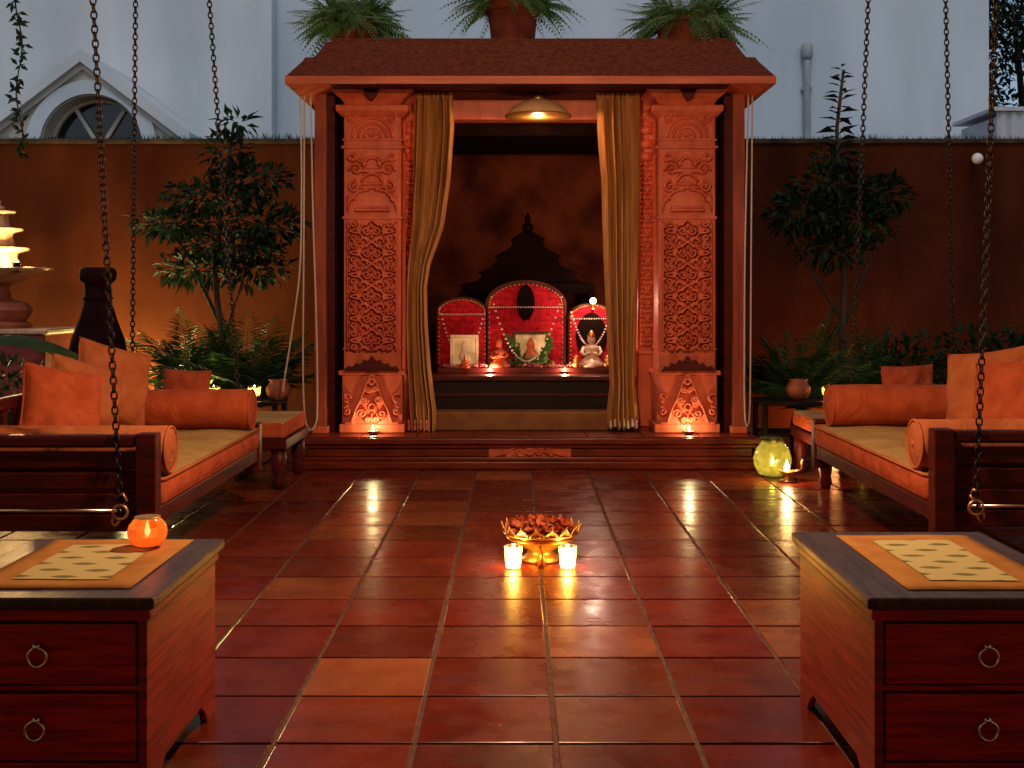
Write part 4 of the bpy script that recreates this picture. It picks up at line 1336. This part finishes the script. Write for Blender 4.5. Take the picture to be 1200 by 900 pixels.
pillow((-2.27, 6.26, MZ + .055), (.42, .40, .16), (-.32, .28, .85), RUST2, 'middle leaning pillow on the left swing', 202, G)
pillow((-2.24, 5.86, MZ + .05), (.42, .39, .16), (-.32, .22, .80), RUST, 'leaning pillow on the left swing closest to the camera', 203, G)
pillow((2.54, 6.50, MZ + RD + .012), (.48, .46, .16), (-.24, -.14, -.95), RUST2, 'pillow leaning next to the far bolster on the right swing', 204, G)
pillow((2.51, 6.06, MZ + RD + .022), (.46, .43, .16), (-.30, -.14, -.95), RUST, 'middle leaning pillow on the right swing', 205, G)


def daybed(cx, cy, label, wd_=1.5):
    t = thing('daybed', (cx, cy, 0), label, 'daybed', 'rear daybeds')
    w, d = wd_ / 2, .4
    MB().box(-w, w, -d, d, .26, .33).build('frame', DARKWOOD, t, bevel=.008)
    for x in (-w + .06, w - .06):
        for y in (-d + .06, d - .06):
            MB().lathe([(.03, 0), (.045, .03), (.035, .08), (.05, .16), (.05, .26)], (x, y, 0), 12).build('leg', DARKWOOD, t, smooth=True)
    b = MB().box(-w + .01, w - .01, -d + .01, d - .01, .331, .44, 0, 1)
    b.build('mattress', [RUST, OCHRE], t, bevel=.025, seg=3)
    return t


daybed(-2.27, 8.15, 'rear daybed left of the shrine plinth behind the left swing', 1.56)
daybed(2.78, 8.2, 'rear daybed right of the shrine plinth behind the right swing', 1.62)
pillow((-2.28, 8.22, .442), (.32, .31, .13), (-.15, .06, .25), RUST, 'single square cushion on the left rear daybed', 210, 'cushions on the rear daybeds')
pillow((2.70, 8.22, .442), (.34, .34, .13), (-.15, -.06, -.3), RUST, 'single square cushion on the right rear daybed', 211, 'cushions on the rear daybeds')


# ---- chests
def chest(x0, x1, y0, y1, h, label, seed):
    cx, cy = (x0 + x1) / 2, (y0 + y1) / 2
    w, d = (x1 - x0) / 2, (y1 - y0) / 2
    t = thing('chest', (cx, cy, 0), label, 'chest', 'drawer chests in the foreground')
    MB().box(-w - .012, w + .012, -d - .015, d + .012, h - .03, h).build('top', TOPWOOD, t, bevel=.007, seg=3)
    MB().box(-w + .003, w - .003, -d + .002, d - .002, h - .062, h - .0305).build('cornice', MAHOG, t, bevel=.006)
    # side panels with bracket feet
    side = [(-d + .01, 0), (-d + .10, 0), (-d + .12, .03), (-d + .17, .065), (d - .17, .065), (d - .12, .03), (d - .10, 0), (d - .01, 0), (d - .01, h - .0625), (-d + .01, h - .0625)]
    for s in (-1, 1):
        xa = s * (w - .012)
        MB().prism_yz(side, min(xa, xa - s * .022), max(xa, xa - s * .022)).build('side_panel', MAHOG_SIDE, t, bevel=.003)
    wi = w - .0345
    fr = [(-wi, 0.0), (-wi + .07, 0), (-wi + .09, .035), (-wi + .13, .075), (wi - .13, .075), (wi - .09, .035), (wi - .07, 0), (wi, 0), (wi, .105), (-wi, .105)]
    MB().prism_xz(fr, -d + .012, -d + .032).build('apron', MAHOG, t, bevel=.003)
    MB().box(-wi, wi, d - .035, d - .015, .06, h - .0625).build('back_panel', MAHOG, t)
    MB().box(-wi, wi, -d + .034, d - .036, .085, .10).build('bottom_board', DARKWOOD, t)
    MB().box(-wi, wi, -d + .016, -d + .034, .283, .297).build('divider', MAHOG, t, bevel=.002)
    for k, (z0, z1) in enumerate(((.112, .278), (.302, .452))):
        MB().box(-wi + .006, wi - .006, -d + .030, d - .06, z0 + .004, z1 - .01).build('drawer_box', DARKWOOD, t)
        dr = MB().box(-wi + .005, wi - .005, -d + .008, -d + .0295, z0, z1).build('drawer', MAHOG, t, bevel=.004)
        zc = (z0 + z1) / 2
        MB().lathe([(.006, 0), (.012, -.004), (.010, -.012), (.006, -.02)], (0, -d + .007, zc + .022), 10, axis='y').build('knob', STEEL, dr, smooth=True)
        sw = random.Random(seed + k).uniform(-.004, .004)
        MB().torus((sw, -d - .006, zc - .004), .0235, .0042, 'y', 24, 8).build('ring_pull', STEEL, dr, smooth=True)
    return t


CH = .522
chest(-1.468, -.905, 2.96, 3.655, CH, 'mahogany drawer chest with ring pulls carrying the lit candle globe', 1)
chest(.878, 1.452, 2.96, 3.76, CH, 'mahogany drawer chest with ring pulls in the right foreground', 5)


def table_mat(cx, cy, w, d, label, rz=0):
    t = thing('table_mat', (cx, cy, CH + .0005), label, 'table mat', 'leaf print table mats', rz)
    b = MB()
    def f(a, c): return (-w / 2 + w * a, -d / 2 + d * c, .003 + .0012 * math.sin(a * 7) * math.sin(c * 5))
    o = b.grid(f, 12, 12).build('cloth', MATO, t, smooth=True)
    so = o.modifiers.new('s', 'SOLIDIFY'); so.thickness = .0025
    MB().grid(lambda a, c: ((-.5 + a) * (w - .17), (-.5 + c) * (d - .17), .0055 + .0012 * math.sin((.085 / w + a * (1 - .17 / w)) * 7) * math.sin((.085 / d + c * (1 - .17 / d)) * 5)), 12, 12).build('printed_centre', MATP, t, smooth=True)
    return t


table_mat(-1.19, 3.335, .42, .60, 'orange bordered leaf print mat on the left chest under the candle globe')
table_mat(1.19, 3.36, .40, .68, 'orange bordered leaf print mat on the right chest')

# candle globe on the left chest
cg = thing('candle_globe', (-1.085, 3.52, CH + .007), 'round orange mosaic glass candle holder glowing on the left chest', 'candle holder')
MB().lathe([(.026, 0), (.045, .008), (.056, .03), (.058, .045), (.053, .064), (.040, .080), (.034, .085)], n=28, ct=False).build('glass', MOSAIC, cg, smooth=True)
MB().lathe([(.033, .084), (.037, .084), (.037, .088), (.033, .088)], n=28).build('rim', BRASS, cg, smooth=True)
MB().lathe([(.018, 0), (.018, .022)], (0, 0, .006), 14).build('candle', WAX, cg)
MB().lathe([(.001, 0), (.008, .010), (.009, .018), (.005, .034), (.001, .05)], (0, 0, .028), 10).build('flame', FLAME2, cg, smooth=True)
lamp('candle_light', cg, (0, 0, .05), .16, (1, .40, .12), .010)

# ---- brass bowl and two votives on the floor
ur = thing('brass_bowl', (.118, 5.72, .0), 'scalloped brass flower bowl standing on the floor behind two candles', 'bowl')
MB().lathe([(.09, 0), (.10, .012), (.07, .03), (.06, .05), (.10, .075), (.150, .11), (.172, .145), (.176, .15), (.166, .15), (.14, .12), (.02, .09)], n=48, wob=lambda a, z: .03 * math.cos(12 * a) if z > .1 else 0).build('bowl', BRASS, ur, smooth=True)
for z, r in ((.137, .174), (.112, .158)): MB().torus((0, 0, z), r, .0075, 'z', 48, 6).build('band', BRASS, ur, smooth=True)
pm = MB()
def petal(a, c):
    wv = .044 * math.sin(PI * min(1, .28 + .72 * a) ** 1.0) * (1 - a ** 3 * .85)
    return (.172 + .014 * a + .008 * a * a, (c - .5) * 2 * wv * .8, .145 + .045 * a - .015 * (abs(c - .5) * 2) ** 2)
pmesh = pm.grid(petal, 8, 6).mesh('petal', BRASS, True)
for k in range(16):
    o = bpy.data.objects.new('petal', pmesh); place(o, ur, (0, 0, 0), (0, 0, 2 * PI * k / 16 + .26))
    so = o.modifiers.new('s', 'SOLIDIFY'); so.thickness = .004
for k in range(3):
    a = 2 * PI * k / 3 - PI / 2
    MB().tube([(.12 * math.cos(a), .12 * math.sin(a), .085), (.15 * math.cos(a), .15 * math.sin(a), .045), (.14 * math.cos(a), .14 * math.sin(a), .004)], [.014, .012, .018], 8).build('foot', BRASS, ur, smooth=True)
b = MB(); rf_ = random.Random(55)
for k in range(500):
    q = rf_.random() ** .5 * .155; a = rf_.uniform(0, 2 * PI)
    leaf_quad(b, Vector((q * math.cos(a), q * math.sin(a), .135 + .025 * (1 - (q / .155) ** 2) + rf_.uniform(0, .03))), rnd_unit(rf_) + Vector((0, 0, .5)), Vector((0, 0, 1)) + rnd_unit(rf_) * .5, .04, .032)
o = b.build('flower_petals', REDF, None, loc=(.118, 5.72, 0))
tag(o, 'heap of red flower petals filling the brass bowl', 'petals', kind='stuff')


def votive(x, y, label, power):
    t = thing('votive_candle', (x, y, .0), label, 'candle', 'votive candles before the brass bowl')
    MB().lathe([(.030, .0), (.034, .004), (.038, .05), (.042, .098), (.040, .102)], n=24, ct=False, cb=False).build('glass', VOTIVE, t, smooth=True)
    MB().lathe([(.024, 0), (.024, .012)], (0, 0, .002), 16).build('candle', WAX, t)
    MB().lathe([(.002, 0), (.015, .014), (.018, .028), (.011, .052), (.001, .078)], (0, 0, .015), 12).build('flame', FLAME, t, smooth=True)
    lamp('candle_light', t, (0, 0, .05), power, WARM, .012)


votive((602 - 605) * 5.58 / 1402 - .002, 5.56, 'left votive candle glass glowing before the brass bowl', 4.5)
votive((665 - 605) * 5.58 / 1402, 5.56, 'right votive candle glass glowing before the brass bowl', 4.5)

# ---- green glass vase with burning lamp, right of the plinth
gv = thing('glass_vase', (1.79, 8.36, .0), 'round green glass vase glowing beside the plinth at right', 'vase')
MB().lathe([(.06, 0), (.10, .02), (.128, .08), (.132, .13), (.115, .19), (.08, .235), (.075, .25), (.09, .268)], n=32, ct=False).build('glass', GREENG, gv, smooth=True)
MB().torus((0, 0, .268), .09, .006, 'z', 32, 6).build('rim', GREENG, gv, smooth=True)
MB().lathe([(.03, 0), (.03, .06)], (0, 0, .015), 14).build('candle', WAX, gv)  # candle, flame and light added inside to make the glass glow
MB().lathe([(.002, 0), (.010, .012), (.012, .022), (.007, .042), (.001, .062)], (0, 0, .077), 10).build('flame', FLAME, gv, smooth=True)
lamp('candle_light', gv, (0, 0, .12), .3, (1, .7, .25), .02)
ol = thing('brass_lamp', (1.84, 8.12, .0), 'small brass oil lamp burning brightly beside the green vase', 'lamp')
MB().lathe([(.05, 0), (.055, .008), (.02, .02), (.018, .04), (.05, .058), (.06, .075), (.055, .076), (.03, .065), (0, .062)], n=24).build('bowl', BRASS, ol, smooth=True)
MB().tube([(.05, 0, .07), (.085, 0, .075), (.10, 0, .10), (.095, 0, .135), (.105, 0, .15)], [.008, .008, .007, .007, .012], 8).build('handle', BRASS, ol, smooth=True)
MB().lathe([(.002, 0), (.015, .014), (.018, .028), (.010, .052), (.001, .08)], (-.01, -.03, .07), 12).build('flame', FLAME, ol, smooth=True)
lamp('flame_light', ol, (-.01, -.05, .12), 7, (1, .55, .18), .02)

# ---- black side tables by the plinth with little lamps
def side_table(cx, cy, w, d, h, label):
    t = thing('side_table', (cx, cy, 0), label, 'table', 'black side tables behind the plinth corners')
    MB().box(-w / 2, w / 2, -d / 2, d / 2, h - .03, h).build('top', BLACKL, t, bevel=.005)
    MB().box(-w / 2 + .03, w / 2 - .03, -d / 2 + .03, d / 2 - .03, h * .45, h * .45 + .022).build('shelf', BLACKL, t, bevel=.003)
    for x in (-1, 1):
        for y in (-1, 1):
            MB().box(x * (w / 2 - .025) - .02, x * (w / 2 - .025) + .02, y * (d / 2 - .025) - .02, y * (d / 2 - .025) + .02, 0, h - .0305).build('leg', BLACKL, t, bevel=.003)
    return t


side_table(2.14, 9.1, .62, .4, .47, 'black two tier side table right of the shrine')
side_table(-2.12, 9.08, .70, .4, .47, 'black two tier side table left of the shrine')


def garden_lamp(x, y, z, power, label, h=.22, col=(1, .62, .22)):
    t = thing('candle_cup', (x, y, z), label, 'candle', 'candle cups among the plants')
    MB().lathe([(.030, 0), (.036, .006), (.045, .06), (.050, .11), (.047, .11), (.042, .06), (.032, .014), (0, .012)], n=20, ct=False).build('glass', VOTIVE, t, smooth=True)
    MB().lathe([(.028, 0), (.028, .04)], (0, 0, .014), 12).build('candle', WAX, t)
    MB().lathe([(.002, 0), (.012, .012), (.014, .022), (.008, .042), (.001, .062)], (0, 0, .052), 10).build('flame', FLAME, t, smooth=True)
    lamp('candle_light', t, (0, 0, .09), power, col, .012)
    return t


garden_lamp(-2.28, 9.02, .4705, 5, 'left candle cup of the two on the left side table')
garden_lamp(-1.98, 9.05, .4705, 3, 'right candle cup of the two on the left side table, nearer the shrine')
garden_lamp(2.36, 9.05, .4705, 3.5, 'glowing candle cup on the right side table')
garden_lamp(2.75, 9.5, -.0595, 3, 'glowing candle cup on the soil between the right palms')
tp_ = thing('clay_pot', (2.14, 9.08, .4705), 'small terracotta pot on the right side table', 'pot')
MB().lathe([(.05, 0), (.085, .04), (.095, .09), (.07, .13), (.06, .14), (.075, .155), (.06, .155), (.05, .12)], n=24).build('body', TERRA, tp_, smooth=True)
tp_ = thing('clay_pot', (-1.80, 9.06, .4705), 'small terracotta pot on the left side table', 'pot')
MB().lathe([(.05, 0), (.085, .04), (.095, .09), (.07, .13), (.06, .14), (.075, .155), (.06, .155), (.05, .12)], n=24).build('body', TERRA, tp_, smooth=True)

# ---- fountain, its ledge, urn and glow
lw = MB().box(-5.8, -4.0, 10.15, 10.95, -.06, .93).build('fountain_ledge', WOOD_BASE, None, bevel=.01)
tag(lw, 'low dark ledge carrying the fountain at the left edge', 'ledge')
MB().box(-5.83, -3.97, 10.12, 10.98, .931, .975).build('coping', STONE, lw, bevel=.012)
fo = thing('fountain', (-4.56, 10.5, .9755), 'tiered sandstone fountain lit golden at the left edge', 'fountain')
MB().lathe([(.28, 0), (.29, .03), (.24, .06), (.27, .10), (.30, .16), (.26, .22), (.12, .26), (.10, .36), (.14, .40)], n=32).build('pedestal', TERRA, fo, smooth=False)
MB().lathe([(.12, .39), (.25, .42), (.40, .49), (.45, .515), (.45, .53), (.40, .53), (.2, .47), (.0, .46)], n=48, wob=lambda a, z: .03 * math.cos(16 * a) if z > .48 else 0).build('lower_basin', STONE, fo, smooth=True)
zc = .52
for k, (r, hh) in enumerate(((.235, .19), (.185, .17), (.135, .15))):
    MB().lathe([(r * .72, zc), (r * .8, zc + .02), (r * .72, zc + hh * .55), (r * .75, zc + hh * .72), (r * 1.15, zc + hh * .86), (r * 1.2, zc + hh * .96), (r * .8, zc + hh)], n=36, wob=lambda a, z: .04 * math.cos(10 * a)).build('tier', STONE, fo, smooth=True)
    zc += hh
MB().lathe([(.06, zc - .002), (.07, zc + .03), (.03, zc + .05), (.04, zc + .08), (.004, zc + .12)], n=16).build('finial', STONE, fo, smooth=True)
# assumed small floodlights, added where the fountain and garden wall glow
def flood(x, y, z, power, label, col):
    t = thing('assumed_floodlight', (x, y, z), label, 'lamp', 'assumed floodlights hidden at the wall')
    MB().lathe([(.03, 0), (.03, .01), (.008, .015), (.008, .04)], n=12).build('stand', IRON, t, smooth=True)
    MB().lathe([(.02, 0), (.032, .01), (.038, .05)], (0, 0, .04), 14, ct=False).build('housing', IRON, t, smooth=True)
    MB().ball((0, 0, .085), .022, 12, 8).build('bulb', BULB, t, smooth=True)
    lamp('assumed_flood_light', t, (0, 0, .13), power, col, .03)


flood(-4.26, 10.20, 1.455, 55, 'assumed flood lamp at the front of the fountain basin', (1, .58, .20))
flood(-3.72, 11.45, -.0595, 330, 'assumed flood lamp on the soil behind the dark urn', (1, .85, .30))
flood(3.05, 11.5, -.0595, 30, 'assumed flood lamp on the soil behind the right palms', (1, .36, .10))

un = thing('urn', (-3.27, 9.35, -.06), 'tall dark bottle shaped clay urn standing before the glowing wall', 'urn')
MB().lathe([(.16, 0), (.20, .05), (.235, .35), (.25, .62), (.235, .80), (.20, .98), (.145, 1.13), (.11, 1.25), (.098, 1.36), (.10, 1.41), (.135, 1.44), (.142, 1.48), (.135, 1.525), (.11, 1.54), (.09, 1.53), (.085, 1.45)], n=40, ct=False).build('body', DTERRA, un, smooth=True)
MB().torus((0, 0, 1.30), .108, .010, 'z', 36, 6).build('neck_ring', DTERRA, un, smooth=True)

gl = thing('globe_light', (4.58, 11.94, 2.62), 'small white globe fixed near the top of the right garden wall', 'lamp')
MB().ball((0, -.06, 0), .055, 18, 12).build('globe', WHITEG, gl, smooth=True)
MB().lathe([(.03, 0), (.03, .02), (.02, .03)], (0, .028, 0), 12, axis='y').build('bracket', IRON, gl)

# ---- assumed pergola beams that carry the swings, with an added lantern (above the frame)
pg = thing('pergola', (0, 6.2, 0), 'assumed dark timber pergola beams that carry the swings above the patio', 'pergola')
for y in (5.33 - 6.2, 7.15 - 6.2): MB().box(-3.4, 3.4, y - .05, y + .05, BEAM_Z, BEAM_Z + .14).build('beam', DARKWOOD, pg, bevel=.008)
MB().box(.06, .16, 5.391 - 6.2, 7.089 - 6.2, BEAM_Z + .02, BEAM_Z + .12).build('cross_beam', DARKWOOD, pg, bevel=.008)
MB().box(-3.4, 3.4, 4.6 - 6.2 - .05, 4.6 - 6.2 + .05, BEAM_Z, BEAM_Z + .14).build('beam', DARKWOOD, pg, bevel=.008)
for k in range(30):
    y = -7.9 + k * .302
    MB().box(-3.7, 3.7, y, y + .298, BEAM_Z + .1405, BEAM_Z + .17).build('unseen_roof_board', DARKWOOD, pg)  # solid boards added out of view to keep sky light off the patio
for x in (-3.35, 3.35):
    for y in (5.33 - 6.2, 7.15 - 6.2): MB().box(x - .05, x + .05, y - .049, y + .049, 0, BEAM_Z - .0005).build('post', DARKWOOD, pg, bevel=.008)
vw = MB().box(-6, 6, -1.95, -1.7, 0, 6).build('unseen_back_wall', PLASTER)  # unseen wall added behind the camera to block sky light
tag(vw, kind='structure')
for x in (-3.95, 3.75):
    tag(MB().box(x, x + .2, -1.699, 7.3, 0, 3.58).build('unseen_side_wall', PLASTER), kind='structure')  # added out of view: cuts side sky light, bounces the lantern's
pn = thing('added_pendant_lantern', (.11, 4.6, 2.48), 'added unseen lit pendant lantern hanging from the pergola over the patio, assumed main light', 'lantern')
MB().tube([(0, 0, .30), (0, 0, BEAM_Z - .001 - 2.48)], .006, 6).build('rod', IRON, pn)
MB().lathe([(.02, .31), (.03, .29), (.12, .22), (.125, .21), (.11, .215), (.02, .27)], n=20).build('cap', BRASS, pn, smooth=True)
MB().lathe([(.09, .21), (.115, .12), (.10, .02), (.06, -.02)], n=20, ct=False).build('glass', glow_glass('lantern_glass', (1, .8, .6), clear=.85), pn, smooth=True)
MB().ball((0, 0, .12), .03, 12, 8).build('bulb', BULB, pn, smooth=True)
lamp('added_lantern_light', pn, (0, 0, .10), 450, (1.0, .60, .36), .06)  # assumed main light, added out of view to light pillars, floor and furniture
